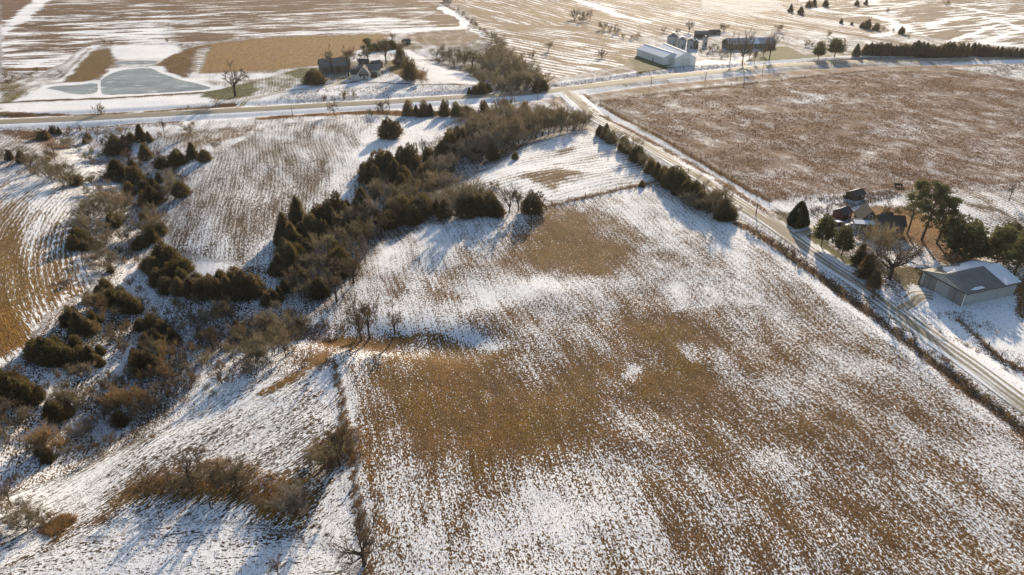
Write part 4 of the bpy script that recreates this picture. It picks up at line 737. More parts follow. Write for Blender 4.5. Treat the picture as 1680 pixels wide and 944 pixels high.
stand('in the shelterbelt of evergreens above the highway at the far right', ";".join("c %d %.1f %.1f" % (x, 91 + (x - 1418) * .012, h) for x, h in [(1418, 18), (1426, 20), (1434, 20), (1442, 21), (1449, 20), (1457, 21), (1466, 17), (1472, 17), (1480, 19), (1487, 18), (1495, 22), (1502, 25), (1510, 24), (1518, 23), (1526, 22), (1534, 19), (1546, 24), (1553, 26), (1560, 25), (1568, 24), (1576, 23), (1584, 22), (1592, 21), (1600, 21), (1608, 19), (1616, 19), (1624, 18), (1632, 17), (1640, 17), (1648, 16), (1656, 16), (1664, 15), (1672, 15), (1680, 15), (1690, 15), (1700, 15)]))
stand('scattered on the pale hill at the far upper right', "c 1297 20 12;c 1313 23 12;c 1326 12 12;c 1335 10 12;c 1354 11 11;c 1405 9 8;c 1420 8 10;c 1380 39 8;c 1397 41 6;c 1422 48 15;c 1436 50 11;c 1478 56 14;c 1414 46 10;s 1553 10 8;s 1455 20 7;s 1466 52 5;s 1448 50 5;s 1490 62 5")
stand('in the short row of shrubs between the far terraced fields', "s 944 32 15;s 955 36 14;t 968 34 15;s 990 49 12;s 1010 55 13;s 960 30 10;s 1000 50 9;s 1036 66 10;s 1046 62 8;s 1022 62 7")
stand('along the far field fence above the wood', "s 735 8 12;s 740 3 12;s 760 25 7;s 766 33 6;s 775 40 9;s 782 44 8;s 795 54 7;s 728 4 8;s 800 58 6;s 752 18 5;s 788 50 6")
stand('on the rough bank above the frozen pond', "s 8 128 10;s 22 130 8;s 52 126 8;s 170 72 7;s 183 74 6;s 275 70 7;s 60 118 8;s 15 138 8;s 100 121 6")
stand('in the brushy hollow along the creek', """o 300 545 22;b 330 560 26;o 345 555 20;b 290 560 24;o 320 580 22;b 340 600 26;o 365 610 22;s 350 650 12;b 300 640 24;o 320 625 20;b 275 655 26;s 300 660 12;b 380 560 26;o 400 550 20;b 425 555 24;b 455 560 26;o 470 560 22;s 480 575 14;b 490 555 20;o 210 545 22;b 195 560 26;b 205 580 26;s 180 620 16;o 190 640 28;b 170 640 26;b 165 470 18;s 230 480 14;b 240 500 22;s 255 515 14;b 215 470 18;o 95 620 20;s 80 635 14;b 110 640 26;b 95 655 24;o 250 720 14;s 220 715 14;b 140 760 20;s 165 745 14;b 180 725 24;o 160 735 18;b 125 455 18;s 110 470 12;b 330 500 20;o 290 505 16""")
stand('in the cluttered yard between the grain bins and the long building', "s 1164 84 8;r 1170 88 7;s 1176 84 8;s 1182 89 7;r 1160 92 6;s 1190 92 8;t 1186 80 16;s 1172 78 6;t 1204 90 18;s 1150 86 6;r 1196 86 7;s 1184 97 6;t 1230 96 16;s 1240 90 7;s 1227 88 7;t 1252 92 20;b 1232 84 10")
# one-of-a-kind trees
for a in [
 ('c', 640, 226, 34, 38, 'lone round cedar standing out in the snowy field below the highway'),
 ('t', 694, 258, 34, 16, 'thin bare sapling above the upper tree belt near the lone field cedar'),
 ('t', 835, 351, 54, 34, 'open bare tree just left of the cedar where fence meets the tree belt'),
 ('t', 851, 347, 36, 24, 'small bare tree touching the left side of the cedar at the fence end'),
 ('c', 873, 349, 36, 38, 'squat cedar at the west end of the fence crossing to the gravel road'),
 ('s', 808, 308, 12, 26, 'low dark bush at the edge of the triangular snowy field'),
 ('t', 387, 158, 52, 54, 'large spreading bare tree right of the frozen pond beside the lane'),
 ('t', 271, 225, 30, 10, 'thin leaning bare tree by the field fence below the highway'),
 ('b', 313, 223, 22, 26, 'round tan bare bush beside the field fence below the highway'),
 ('s', 165, 188, 18, 18, 'sparse shrub at the edge of the highway below the pond dam'),
 ('s', 263, 224, 9, 10, 'small dark brush at the foot of the thin leaning tree'),
 ('t', 549, 190, 28, 24, 'small bare tree on the near highway shoulder below the white farmhouse'),
 ('t', 628, 188, 22, 26, 'spindly spreading bare tree on the near highway shoulder beside a utility pole'),
 ('t', 545, 121, 44, 26, 'round headed bare tree in front of the long grey farm building, left one'),
 ('t', 572, 121, 42, 28, 'round headed bare tree in front of the long grey farm building, right one'),
 ('k', 518, 138, 26, 36, 'wide dark evergreen at the left end of the farmyard by the lane'),
 ('p', 604, 106, 40, 28, 'irregular dark pine behind the white farmhouse'),
 ('t', 634, 105, 38, 28, 'pale barked bare tree right of the dark pine behind the farmhouse'),
 ('c', 657, 108, 32, 20, 'tall pointed cedar right of the farmhouse, the farther of two'),
 ('c', 673, 131, 36, 26, 'broad dark cedar right of the farmhouse, the nearer of two'),
 ('g', 664, 122, 32, 18, 'grey bare tree squeezed between the two cedars right of the farmhouse'),
 ('o', 691, 136, 23, 28, 'golden brown bush at the right end of the farmhouse lawn'),
 ('k', 614, 84, 14, 24, 'olive brown tree at the left end of the curved row behind the farmhouse'),
 ('k', 630, 80, 15, 24, 'olive brown tree in the middle of the curved row behind the farmhouse'),
 ('k', 643, 80, 14, 22, 'olive brown tree at the right end of the curved row behind the farmhouse'),
 ('b', 658, 82, 14, 22, 'dark bare brush beyond the farmhouse next to the small snowy yard'),
 ('t', 645, 74, 22, 10, 'thin bare tree standing at the edge of the golden field'),
 ('s', 594, 106, 12, 18, 'bushy shrub at the foot of the dark pine'),
 ('s', 565, 161, 14, 20, 'dark shrub on the snowy bank below the farmhouse, left one'),
 ('s', 580, 160, 11, 14, 'dark shrub on the snowy bank below the farmhouse, right one'),
 ('r', 533, 163, 10, 16, 'brown shrub low on the snowy bank left of the farmhouse'),
 ('r', 988, 95, 13, 18, 'red brown bush in the field left of the white sheds'),
 ('b', 899, 84, 18, 24, 'solitary bare bush on the slope right of the brown wood'),
 ('t', 1130, 53, 20, 18, 'bare tree behind the grain bins'),
 ('s', 1090, 53, 9, 12, 'brown bush behind the largest grain bin'),
 ('s', 1112, 56, 9, 8, 'small bare bush between the grain bins and the far field'),
 ('T', 1217, 108, 58, 34, 'dense dark many stemmed bare tree in front of the long pale building'),
 ('t', 1197, 104, 46, 18, 'curving bare tree between the grain bins and the long pale building'),
 ('T', 1262, 99, 48, 30, 'tall bare tree at the right end of the long pale building'),
 ('t', 1237, 104, 22, 10, 'small slim bare tree in front of the long pale building'),
 ('b', 1188, 52, 12, 20, 'brown bare bush behind the left end of the long pale building'),
 ('b', 1276, 52, 12, 18, 'brown bare bush behind the right end of the long pale building'),
 ('s', 1325, 76, 10, 22, 'low dark bush at the field edge right of the green lawn'),
 ('y', 1342, 97, 30, 18, 'conifer standing by the highway, leftmost right of the green lawn'),
 ('y', 1369, 94, 30, 26, 'bushy conifer second to the right of the green lawn'),
 ('c', 1404, 93, 20, 14, 'small pointed cedar standing just left of the long shelterbelt'),
 ('b', 1357, 62, 11, 12, 'small tan bare bush on the hillside above the conifers'),
 ('e', 1308, 370, 43, 38, None), ('y', 1347, 404, 58, 32, None), ('y', 1380, 421, 56, 30, None),
 ('b', 1441, 418, 56, 40, 'bare brown tree directly behind the great spreading tree near the barn'),
 ('b', 1414, 404, 42, 34, 'small bare brown tree right in front of the white posted porch'),
 ('b', 1430, 436, 84, 58, 'brown hazy bare tree beside the farmhouse near the barn'),
 ('c', 1409, 432, 36, 24, 'shaded cedar at the foot of the brown hazy bare tree, left of the lane'),
 ('c', 1420, 456, 44, 30, 'dark slim cedar between the gravel road and the brown hazy tree'),
 ('c', 1432, 472, 34, 22, 'lowest dark cedar beside the road opposite the barn'),
 ('T', 1459, 458, 78, 92, 'great spreading bare tree with snowy limbs beside the metal barn'),
 ('t', 1417, 354, 28, 12, 'forked bare tree stub behind the brown gabled farmhouse'),
 ('t', 1446, 367, 42, 26, 'vase shaped bare tree on the orange grass behind the farmhouse'),
 ('p', 1488, 384, 92, 48, 'tall pine on the orange grass, leftmost of the three pines'),
 ('p', 1512, 394, 94, 56, 'tallest pine on the orange grass, middle of the three pines'),
 ('p', 1537, 399, 80, 52, 'leaning pine on the orange grass, rightmost of the three pines'),
 ('y', 1579, 432, 76, 66, 'broad round evergreen just behind the metal barn'),
 ('y', 1560, 400, 50, 36, 'evergreen partly hidden behind the broad round evergreen near the barn'),
 ('y', 1632, 440, 76, 50, 'dark evergreen in the clump at the right edge, leftmost one'),
 ('p', 1660, 462, 88, 56, 'dark pine in the clump at the right edge beside the barn'),
 ('y', 1684, 452, 84, 50, 'dark evergreen cut by the right edge of the photo'),
 ('y', 1650, 420, 60, 40, 'evergreen at the back of the clump at the right edge'),
 ('t', 1655, 330, 34, 20, 'small bare tree in the prairie at the right edge'),
 ('r', 1431, 493, 26, 34, 'dark reddish round bush beside the gravel road opposite the barn'),
 ('r', 1528, 582, 13, 11, 'small dark shrub between the fence and gravel road lower right'),
 ('t', 1190, 325, 26, 28, 'bare tree leaning over the gravel road at the end of the cedar hedge'),
 ('t', 594, 558, 80, 52, 'bare tree at the creek head in mid picture, left of a touching pair'),
 ('t', 605, 556, 70, 46, 'bare tree at the creek head in mid picture, right of a touching pair'),
 ('t', 648, 549, 58, 42, 'wispy bare tree standing alone right of the pair at the creek head'),
 ('b', 590, 546, 20, 30, 'brown brush around the feet of the paired creek head trees'),
 ('t', 245, 801, 44, 50, 'bare tree at the left end of the thicket in the southwest field'),
 ('t', 312, 791, 70, 66, 'tallest open bare tree in the thicket of the southwest field'),
 ('t', 388, 797, 56, 62, 'wide bare tree in the middle of the southwest field thicket'),
 ('t', 346, 834, 34, 32, 'small bare tree on snow just below the southwest field thicket'),
 ('r', 526, 869, 14, 13, 'small round rusty bush alone on the snow beside the field track'),
 ('T', 597, 928, 98, 110, 'large forked bare tree at the bottom of the photo by the field track'),
 ('t', 458, 946, 40, 30, 'small crooked bare tree cut by the bottom edge of the photo'),
]:
    lab = a[5] or {1308: 'dense pyramid evergreen beside the gravel road at the farm entrance', 1347: 'bushy conifer with bare trunk on the lawn, nearer the pyramid evergreen', 1380: 'bushy conifer with bare trunk on the lawn, nearer the farmhouse'}[a[1]]
    plant(a[0], a[1], a[2], a[3], a[4], label=lab)

# ------------------------------------------------------------------ buildings
def frame(a, b):
    """origin at ground pixel a, local +x towards ground pixel b"""
    p = at(*a); q = at(*b); d = q - p; return p, math.atan2(d.y, d.x), math.hypot(d.x, d.y)
def child(e, name, mb, m, label=None):
    o = mb.build(name, m, e)
    if label: o['label'] = label
    return o
def wall_window(parent, name, cx, y, cz, w_, h_, axis='y', out=-1, fm='white'):
    """framed window on a wall plane; axis 'y': wall lies at y, spans x; axis 'x': wall lies at x=y value, spans y"""
    f = MB(); t = .12; d = .06 * out
    def bx(a0, z0, a1, z1, k0, k1, mb):
        if axis == 'y': mb.box(a0, min(y + k0, y + k1), z0, a1, max(y + k0, y + k1), z1)
        else: mb.box(min(y + k0, y + k1), a0, z0, max(y + k0, y + k1), a1, z1)
    for s in (-1, 1):
        bx(cx + s * w_ / 2 - t / 2, cz - h_ / 2 - t, cx + s * w_ / 2 + t / 2, cz + h_ / 2 + t, .003 * out, d, f)
        bx(cx - w_ / 2 + t / 2, cz + s * h_ / 2 - t / 2, cx + w_ / 2 - t / 2, cz + s * h_ / 2 + t / 2, .003 * out, d, f)
    o = f.build(name, M[fm], parent); g = MB(); bx(cx - w_ / 2 + t / 2, cz - h_ / 2 + t / 2, cx + w_ / 2 - t / 2, cz + h_ / 2 - t / 2, .003 * out, d * .5, g); g.build('pane', M['glass'], o); return o
def gable_house(e, L, W, eave, ridge, wall, roof, x0=0, y0=0, over=.4, axis='x', wname='wall', rname='roof', th=.16):
    """box walls with gables and two roof slabs; ridge runs along axis"""
    w_ = MB(); r_ = MB()
    if axis == 'x':
        prof = [(y0, -.6), (y0 + W, -.6), (y0 + W, eave), (y0 + W / 2, ridge), (y0, eave)]; w_.prism(prof, x0, x0 + L, 'x')
        sl = (ridge - eave) / (W / 2); a = y0 - over; 
        for s in (0, 1):
            f = (lambda t: t) if s == 0 else (lambda t: 2 * y0 + W - t)
            r_.prism([(f(a), eave - over * sl + .01), (f(y0 + W / 2), ridge + .01), (f(y0 + W / 2), ridge + th), (f(a), eave - over * sl + th)], x0 - over, x0 + L + over, 'x')
    else:
        prof = [(x0, -.6), (x0 + L, -.6), (x0 + L, eave), (x0 + L / 2, ridge), (x0, eave)]; w_.prism(prof, y0, y0 + W, 'y')
        sl = (ridge - eave) / (L / 2); a = x0 - over
        for s in (0, 1):
            f = (lambda t: t) if s == 0 else (lambda t: 2 * x0 + L - t)
            r_.prism([(f(a), eave - over * sl + .01), (f(x0 + L / 2), ridge + .01), (f(x0 + L / 2), ridge + th), (f(a), eave - over * sl + th)], y0 - over, y0 + W + over, 'y')
    return child(e, wname, w_, M[wall]), child(e, rname, r_, M[roof])

# metal pole barn at the right ------------------------------------------------
def barn():
    o, rz, L = frame((1576.5, 503), (1663, 484)); q = at(1511, 465); 
    e = empty('machine_barn', o, rz, 'low grey metal barn with corrugated long wall and sliding doors, beside the gravel road', 'barn')
    v = q - o; W = v.x * -math.sin(rz) + v.y * math.cos(rz); W = max(9.0, min(W, 22)); ea, ri = 3.6, 5.4
    wl = MB(); wl.prism([(0, -.6), (W, -.6), (W, ea), (W / 2, ri), (0, ea)], 0, L, 'x'); wl = child(e, 'wall', wl, M['barnwall'])
    rb = MB(); n = int(L / .75)
    for i in range(1, n): x = L * i / n; rb.box(x - .12, -.07, .1, x + .12, -.003, ea - .1)
    rb = rb.build('wall_rib', M['steel'], wl)
    sl = (ri - ea) / (W / 2)
    def slab(x0, x1, side, z0=.02, z1=.14, t0=-.35, t1=None):
        t1 = W / 2 if t1 is None else t1; f = (lambda t: t) if side == 0 else (lambda t: W - t)
        return [(f(t0), ea + t0 * sl + z0), (f(t1), ea + t1 * sl + z0), (f(t1), ea + t1 * sl + z1), (f(t0), ea + t0 * sl + z1)]
    rf = child(e, 'roof', MB().prism(slab(0, 0, 0), -.4, L + .4, 'x').prism(slab(0, 0, 1), -.4, L + .4, 'x'), M['barnroof'])
    seam = MB(); k = int(L / .9)
    for i in range(k + 1):
        x = -.3 + (L + .6) * i / k
        for sd in (0, 1): seam.prism(slab(0, 0, sd, .142, .20), x - .035, x + .035, 'x')
    seam.build('roof_seam', M['barnroof'], rf)
    s1 = MB().prism(slab(0, 0, 0, .202, .27, -.35, W / 2 + .1), L * .72, L + .38, 'x').build('roof_snow', M['snow'], rf)
    pts = [(L * .05, W / 2 + .3), (L * .2, W / 2 + .3), (L * .5, W / 2 + .6), (L * .98, W / 2 + .4), (L * .96, W - .1), (L * .66, W - .8), (L * .5, W * .78), (L * .34, W - .5), (L * .2, W * .8), (L * .12, W * .66)]
    def patch(pts, zt=.25):
        mb = MB(); top = [(x, y, ea + (W - y if y > W / 2 else y) * sl + zt) for x, y in pts]; mb.poly(top)
        for i in range(len(top)): a, b = top[i], top[(i + 1) % len(top)]; mb.poly([a, (a[0], a[1], a[2] - .07), (b[0], b[1], b[2] - .07), b])
        return mb
    patch(pts).build('roof_snow', M['snow'], rf)
    patch([(L * .10, .3), (L * .2, .0), (L * .36, .1), (L * .33, .7), (L * .22, .8)]).build('roof_snow', M['snow'], rf)
    for i, (y0, y1, m_) in enumerate([(.5, 3.9, 'barndoor'), (W - 4.4, W - 1.0, 'barndoor')]):
        y1 = min(y1, W - .6); d = MB().box(-.12, y0, .05, -.003, y1, 3.25).build('sliding_door', M[m_], e)
        b = MB().box(-.16, y0 + (y1 - y0) / 2 - .06, .1, -.122, y0 + (y1 - y0) / 2 + .06, 3.2); b.build('door_stile', M['trim'], d)
    lp = MB(); yy = 4.2
    while yy < W - 4.8: lp.box(-.08, yy, .1, -.003, yy + .3, 3.3); yy += .62
    lp.build('end_wall_batten', M['steel'], e)
    child(e, 'door_track', MB().box(-.22, .2, 3.32, -.004, W - .5, 3.5), M['trim'])
    for x, y in ((0, 0), (0, W), (L, 0), (L, W)):
        child(e, 'corner_trim', MB().box(x - .16, y - .16, -.5, x + .16, y + .16, ea - .05), M['trim'])
    child(e, 'downpipe', MB().tube((-.25, -.25, -.3), (-.25, -.25, ea - .1), .13, .13, 8), M['white'])
    child(e, 'gutter', MB().box(-.3, -.52, ea - .28, L + .3, -.37, ea - .13), M['trim'])
barn()

# two white machine sheds ------------------------------------------------------
def shed(a, b, wpx, label, eave, ridge):
    """a-b is the ground line of the long wall that faces the camera, gable towards the road"""
    o, rz, L = frame(a, b); e = empty('machine_shed', o, rz, label, 'shed', 'white machine sheds'); W = wpx
    ws, rf = gable_house(e, L, W, eave, ridge, 'white', 'snow', over=.3)
    rb = MB(); k = int(L / 1.2)
    for i in range(1, k): rb.box(L * i / k - .05, -.06, .1, L * i / k + .05, -.003, eave - .15)
    rb.build('wall_rib', M['white'], ws)
    child(e, 'big_door', MB().box(L + .003, W * .28, 0, L + .12, W * .72, eave * .92), M['cream'])
    d = child(e, 'side_door', MB().box(L * .62, -.10, 0, L * .62 + 1.1, -.004, 2.2), M['dark'])
    child(e, 'ridge_cap', MB().box(-.3, W / 2 - .25, ridge + .12, L + .3, W / 2 + .25, ridge + .26), M['white'])
    return e
shed((1044, 91.5), (1088, 107), 12.0, 'white metal machine shed with snowy roof, front one of the pair near the highway', 4.4, 7.0)
shed((1072, 93), (1107, 108.5), 13.5, 'white metal machine shed with snowy roof, right and rear one of the pair', 4.8, 8.0)

# grain bins -------------------------------------------------------------------
def grain_bin(px, py, wpx, hpx, label, m='steel'):
    p = at(px, py); R = metres_w(p, wpx) / 2; H = metres(p, hpx) * .72; e = empty('grain_bin', p, 0, label, 'grain bin', 'grain bins behind the white sheds')
    b = MB(); k = 20; z = -.4
    n = 8
    for i in range(n):
        z0 = -.3 + (H + .3) * i / n; z1 = -.3 + (H + .3) * (i + 1) / n - .04
        for (za, zb, r0, r1) in ((z0, (z0 + z1) / 2, R, R * 1.012), ((z0 + z1) / 2, z1, R * 1.012, R)):
            b.tube((0, 0, za), (0, 0, zb), r0, r1, k)
    child(e, 'wall', b, M[m])
    child(e, 'roof', MB().tube((0, 0, H - .04), (0, 0, H + R * .55), R * 1.06, R * .12, k), M['barnroof'])
    child(e, 'vent_cap', MB().tube((0, 0, H + R * .55), (0, 0, H + R * .55 + .4), R * .16, R * .13, 10), M['steel'])
    child(e, 'door', MB().box(-.45, -R - .12, .4, .45, -R + .1, 2.2), M['dark'])
grain_bin(1103, 76, 19, 20, 'large dark roofed grain bin, leftmost behind the white sheds')
grain_bin(1118, 79, 13, 18, 'grey grain bin second from the left behind the white sheds')
grain_bin(1132, 80, 11, 17, 'pale grain bin in the middle of the row behind the white sheds')
grain_bin(1141, 80, 8, 15, 'narrow brownish grain bin right of the middle one', 'oldwood')
grain_bin(1156, 75, 8, 16, 'narrow tall grain bin standing apart at the right end of the row')

# long pale building -----------------------------------------------------------
def longhouse():
    o, rz, L = frame((1195, 82), (1272, 78)); e = empty('long_farm_building', o, rz, 'long low pale roofed farm building behind large bare trees by the highway', 'building')
    W = 11; gable_house(e, L, W, 3.6, 6.6, 'oldwood', 'steel', over=.5)
    for i in range(7): wall_window(e, 'window', L * (i + .6) / 7.4, 0, 1.9, 1.3, 1.1)
    child(e, 'door', MB().box(L * .5, -.1, 0, L * .5 + 1.2, -.004, 2.2), M['dark'])
    child(e, 'roof_snow', MB().prism([(-.5, 3.6 - .5 * .545 + .18), (W / 2 - .6, 6.6 - .6 * .545 + .18), (W / 2 - .6, 6.6 - .6 * .545 + .25), (-.5, 3.6 - .5 * .545 + .25)], L * .38, L * .66, 'x'), M['snow'])
longhouse()
def small_shed(name, a, b, W, ea, ri, wall, roof, label, cat='shed', axis='x', snow=False, win=True):
    o, rz, L = frame(a, b); e = empty(name, o, rz, label, cat); gable_house(e, L, W, ea, ri, wall, roof, over=.3, axis=axis)
    child(e, 'door', MB().box(L * .35, -.08, 0, L * .35 + 1.0, -.004, 2.0), M['dark'])
    if win: wall_window(e, 'window', L * .75, 0, 1.4, .7, .7)
    if snow: child(e, 'roof_snow', MB().prism([(W * .52, ri + .10), (W * .9, ri - (ri - ea) * .8 + .20), (W * .9, ri - (ri - ea) * .8 + .27), (W * .52, ri + .2)], .2, L - .2, 'x'), M['snow'])
    return e
small_shed('farm_shed', (1141, 62), (1162, 62), 7, 2.6, 4.2, 'brown', 'greyroof', 'dark low shed behind the grain bins', snow=True)
small_shed('farm_shed', (1166, 58), (1182, 57), 5, 2.3, 3.4, 'oldwood', 'shingle', 'small dark outbuilding between the grain bins and the long pale building')

# white farmhouse ---------------------------------------------------------------
def farmhouse():
    o, rz, L = frame((576, 131.5), (608, 130.5)); k = L / 11.0
    e = empty('farmhouse', o, rz, 'small white farmhouse with a large front gable facing the highway', 'house')
    # front gabled block
    gw = 7.0 * k; gx = 3.9 * k
    gable_house(e, gw, 9 * k, 3.0, 6.9, 'cream', 'shingle', x0=gx, y0=0, axis='y', over=.35)
    # lower side wing
    gable_house(e, gx - .02, 6 * k, 2.8, 4.6, 'cream', 'shingle', x0=0, y0=.8, axis='x', over=.25, wname='wing_wall', rname='wing_roof')
    # rear crossing wing
    gable_house(e, 12 * k, 6 * k, 3.4, 6.0, 'cream', 'greyroof', x0=gx + .4, y0=9.1 * k, axis='x', over=.3, wname='rear_wall', rname='rear_roof')
    sl = (6.9 - 3.0) / (gw / 2)
    for s in (0, 1):
        f = (lambda x: x) if s == 0 else (lambda x: 2 * gx + gw - x)
        b = MB(); b.prism([(f(gx - .5), 3.0 - .5 * sl), (f(gx + gw / 2), 6.9), (f(gx + gw / 2), 7.25), (f(gx - .5), 3.35 - .5 * sl)], -.5, -.36, 'y'); child(e, 'bargeboard', b, M['white'])
    child(e, 'gable_shingles', MB().poly([(gx + .1, -.01, 3.1), (gx + gw - .1, -.01, 3.1), (gx + gw / 2, -.01, 6.6)]), M['greyroof'])
    wall_window(e, 'window', gx + gw / 2, -.02, 4.4, .8, .9)
    for x in (gx + gw * .2, gx + gw * .8): wall_window(e, 'window', x, 0, 1.6, .9, 1.3)
    wall_window(e, 'window', gx * .45, .8, 1.6, .8, .8)
    child(e, 'front_door', MB().box(gx + gw / 2 - .5, -.06, .3, gx + gw / 2 + .5, -.003, 2.4), M['dark'])
    pr = child(e, 'porch_floor', MB().box(gx + gw * .15, -1.9, -.3, gx + gw * .85, -.01, .3), M['concrete'])
    for x in (.17, .5, .83): child(e, 'porch_post', MB().box(gx + gw * x - .07, -1.85, .3, gx + gw * x + .07, -1.7, 2.5), M['white'])
    child(e, 'porch_roof', MB().prism([(-2.1, 2.5), (0, 2.85), (0, 2.98), (-2.1, 2.62)], gx + gw * .1, gx + gw * .9, 'x'), M['shingle'])
    child(e, 'chimney', MB().box(gx + gw / 2 - .4, 7 * k, 6, gx + gw / 2 + .4, 7 * k + .8, 8.0), M['redpaint'])
    child(e, 'side_porch', MB().box(gx + gw + .5, 4 * k, -.2, gx + gw + 3.5, 8 * k, 2.4), M['brown'])
farmhouse()
def greybarn():
    o, rz, L = frame((529, 121), (576, 118)); e = empty('old_farm_building', o, rz, 'long weathered grey farm building behind two round bare trees, left of the white farmhouse', 'barn')
    W = 10; gable_house(e, L, W, 3.8, 7.2, 'oldwood', 'greyroof', over=.4)
    for i in range(4): wall_window(e, 'window', L * (i + .7) / 4.6, 0, 1.9, .9, .9, fm='wood')
    child(e, 'door', MB().box(L * .5, -.1, 0, L * .5 + 2.6, -.004, 2.8), M['brown'])
greybarn()
small_shed('farm_shed', (590, 112), (606, 111), 6, 2.6, 4.6, 'brown', 'shingle', 'brown shed behind the white farmhouse roof')
small_shed('farm_shed', (616, 113), (628, 111), 5, 2.4, 4.0, 'redpaint', 'shingle', 'dull red shed between the farmhouse and the pale barked tree', snow=True)
small_shed('farm_shed', (569, 125), (574, 125), 2.2, 2.2, 3.0, 'white', 'shingle', 'tiny white outhouse just left of the farmhouse', win=False)
small_shed('farm_shed', (664, 74), (674, 73), 5, 2.2, 3.4, 'brown', 'shingle', 'little dark shed at the back of the small snowy yard')

# brown gabled farmhouse at the right -------------------------------------------
def house2():
    o, rz, L = frame((1409, 376), (1431, 378)); e = empty('farmhouse', o, rz + .15, 'brown gabled farmhouse with grey wing and white posted porch among trees', 'house')
    L = 4.8
    gable_house(e, L, 6, 3.0, 5.8, 'brown', 'shingle', axis='y', over=.4)
    wall_window(e, 'window', L / 2, 0, 3.6, 1.0, 1.5)
    gable_house(e, 6.5, 5.5, 2.8, 4.7, 'oldwood', 'shingle', x0=L + .02, y0=-2.5, axis='x', over=.4, wname='wing_wall', rname='wing_roof')
    for x in (L + 1.6, L + 4.6): wall_window(e, 'window', x, -2.5, 1.5, .9, 1.2)
    child(e, 'porch_roof', MB().prism([(-3.4, 2.7), (-.02, 3.3), (-.02, 3.45), (-3.4, 2.85)], -3.0, L - .1, 'x'), M['greyroof'])
    child(e, 'porch_snow', MB().prism([(-3.3, 2.88), (-1.2, 3.25), (-1.2, 3.33), (-3.3, 2.96)], -2.6, L - 2, 'x'), M['snow'])
    for i in range(5): x = -2.9 + (L + 2.6) * i / 4; child(e, 'porch_post', MB().box(x - .1, -3.3, -.3, x + .1, -3.1, 2.7), M['white'])
    child(e, 'chimney', MB().box(L + 3, .8, 3.5, L + 3.7, 1.5, 5.6), M['redpaint'])
house2()
small_shed('garage', (1382, 363), (1396, 358), 3.6, 2.0, 3.2, 'redpaint', 'shingle', 'dark red garage left of the brown gabled farmhouse', 'garage', snow=True)
small_shed('farm_shed', (1402, 331), (1418, 327), 3.6, 1.9, 2.9, 'brown', 'shingle', 'dark shed on the snow behind the brown gabled farmhouse', snow=True)
small_shed('farm_shed', (1446, 372), (1457, 373), 4.5, 2.4, 3.6, 'oldwood', 'greyroof', 'small grey shed under the vase shaped bare tree')

# vehicles and implements ---------------------------------------------------------
def wheel(e, x, y, r, w_=.22):
    t = MB().tube((x, y - w_ / 2, r), (x, y + w_ / 2, r), r, r, 14).build('wheel', M['tyre'], e); MB().tube((x, y - w_ / 2 - .01, r), (x, y + w_ / 2 + .01, r), r * .55, r * .55, 10).build('rim', M['steel'], t)
def car(px, py, rz, m, label, pickup=False):
    e = empty('parked_truck' if pickup else 'parked_car', at(px, py), rz, label, 'truck' if pickup else 'car')
    prof = [(-2.2, .35), (2.2, .35), (2.25, .75), (1.2, .95), (.5, 1.5), (-.5 if pickup else -1.4, 1.52), (-.8 if pickup else -2.0, .98), (-2.25, .95)]
    b = MB().prism([(x, z) for x, z in prof], -.85, .85, 'y'); child(e, 'body', b, m)
    child(e, 'side_window', MB().box(-1.2 if not pickup else -.4, -.87, 1.02, .45, -.853, 1.38), M['glass']); child(e, 'side_window', MB().box(-1.2 if not pickup else -.4, .853, 1.02, .45, .87, 1.38), M['glass'])
    child(e, 'windscreen', MB().poly([(1.19, -.72, .99), (1.19, .72, .99), (.56, .72, 1.46), (.56, -.72, 1.46)]), M['glass'])
    child(e, 'roof_snow', MB().box(-1.2 if not pickup else -.45, -.7, 1.53, .4, .7, 1.60), M['snow'])
    for x in (-1.4, 1.4):
        for y in (-.8, .8): wheel(e, x, y, .34)
    for y in (-.6, .6): child(e, 'headlight', MB().box(2.22, y - .15, .6, 2.28, y + .15, .75), M['white'])
car(1376, 371, math.radians(10), M['carpaint'], 'dark car with snow on top parked by the red garage')
car(1397, 374, math.radians(-20), M['steel'], 'grey pickup parked between the red garage and the brown house', True)
def implement(px, py, rz, label):
    e = empty('hay_wagon', at(px, py), rz, label, 'wagon'); e.scale = (.55, .55, .55)
    child(e, 'deck', MB().box(-2.6, -1.2, .9, 2.6, 1.2, 1.05), M['brown']); child(e, 'drawbar', MB().tube((2.6, 0, .7), (4.4, 0, .5), .07, .05), M['trim'])
    child(e, 'rack', MB().box(-2.6, -1.2, 1.05, -2.5, 1.2, 2.4).box(-2.6, -.05, 2.4, -2.5, .05, 2.5), M['brown'])
    child(e, 'load', MB().prism([(-1.1, 1.055), (1.1, 1.055), (.9, 1.7), (.2, 2.0), (-.8, 1.8)], -2.3, 1.8, 'x'), M['dark'])
    for x in (-1.8, 1.8):
        for y in (-1.0, 1.0): wheel(e, x, y, .42)
implement(1390, 326, .4, 'old dark wagon standing in the snow left of the back shed')
implement(1474, 306, -.3, 'old dark wagon left beside the tall pines on the snow')
implement(1476, 389, .9, 'small dark wagon at the foot of the leftmost tall pine')

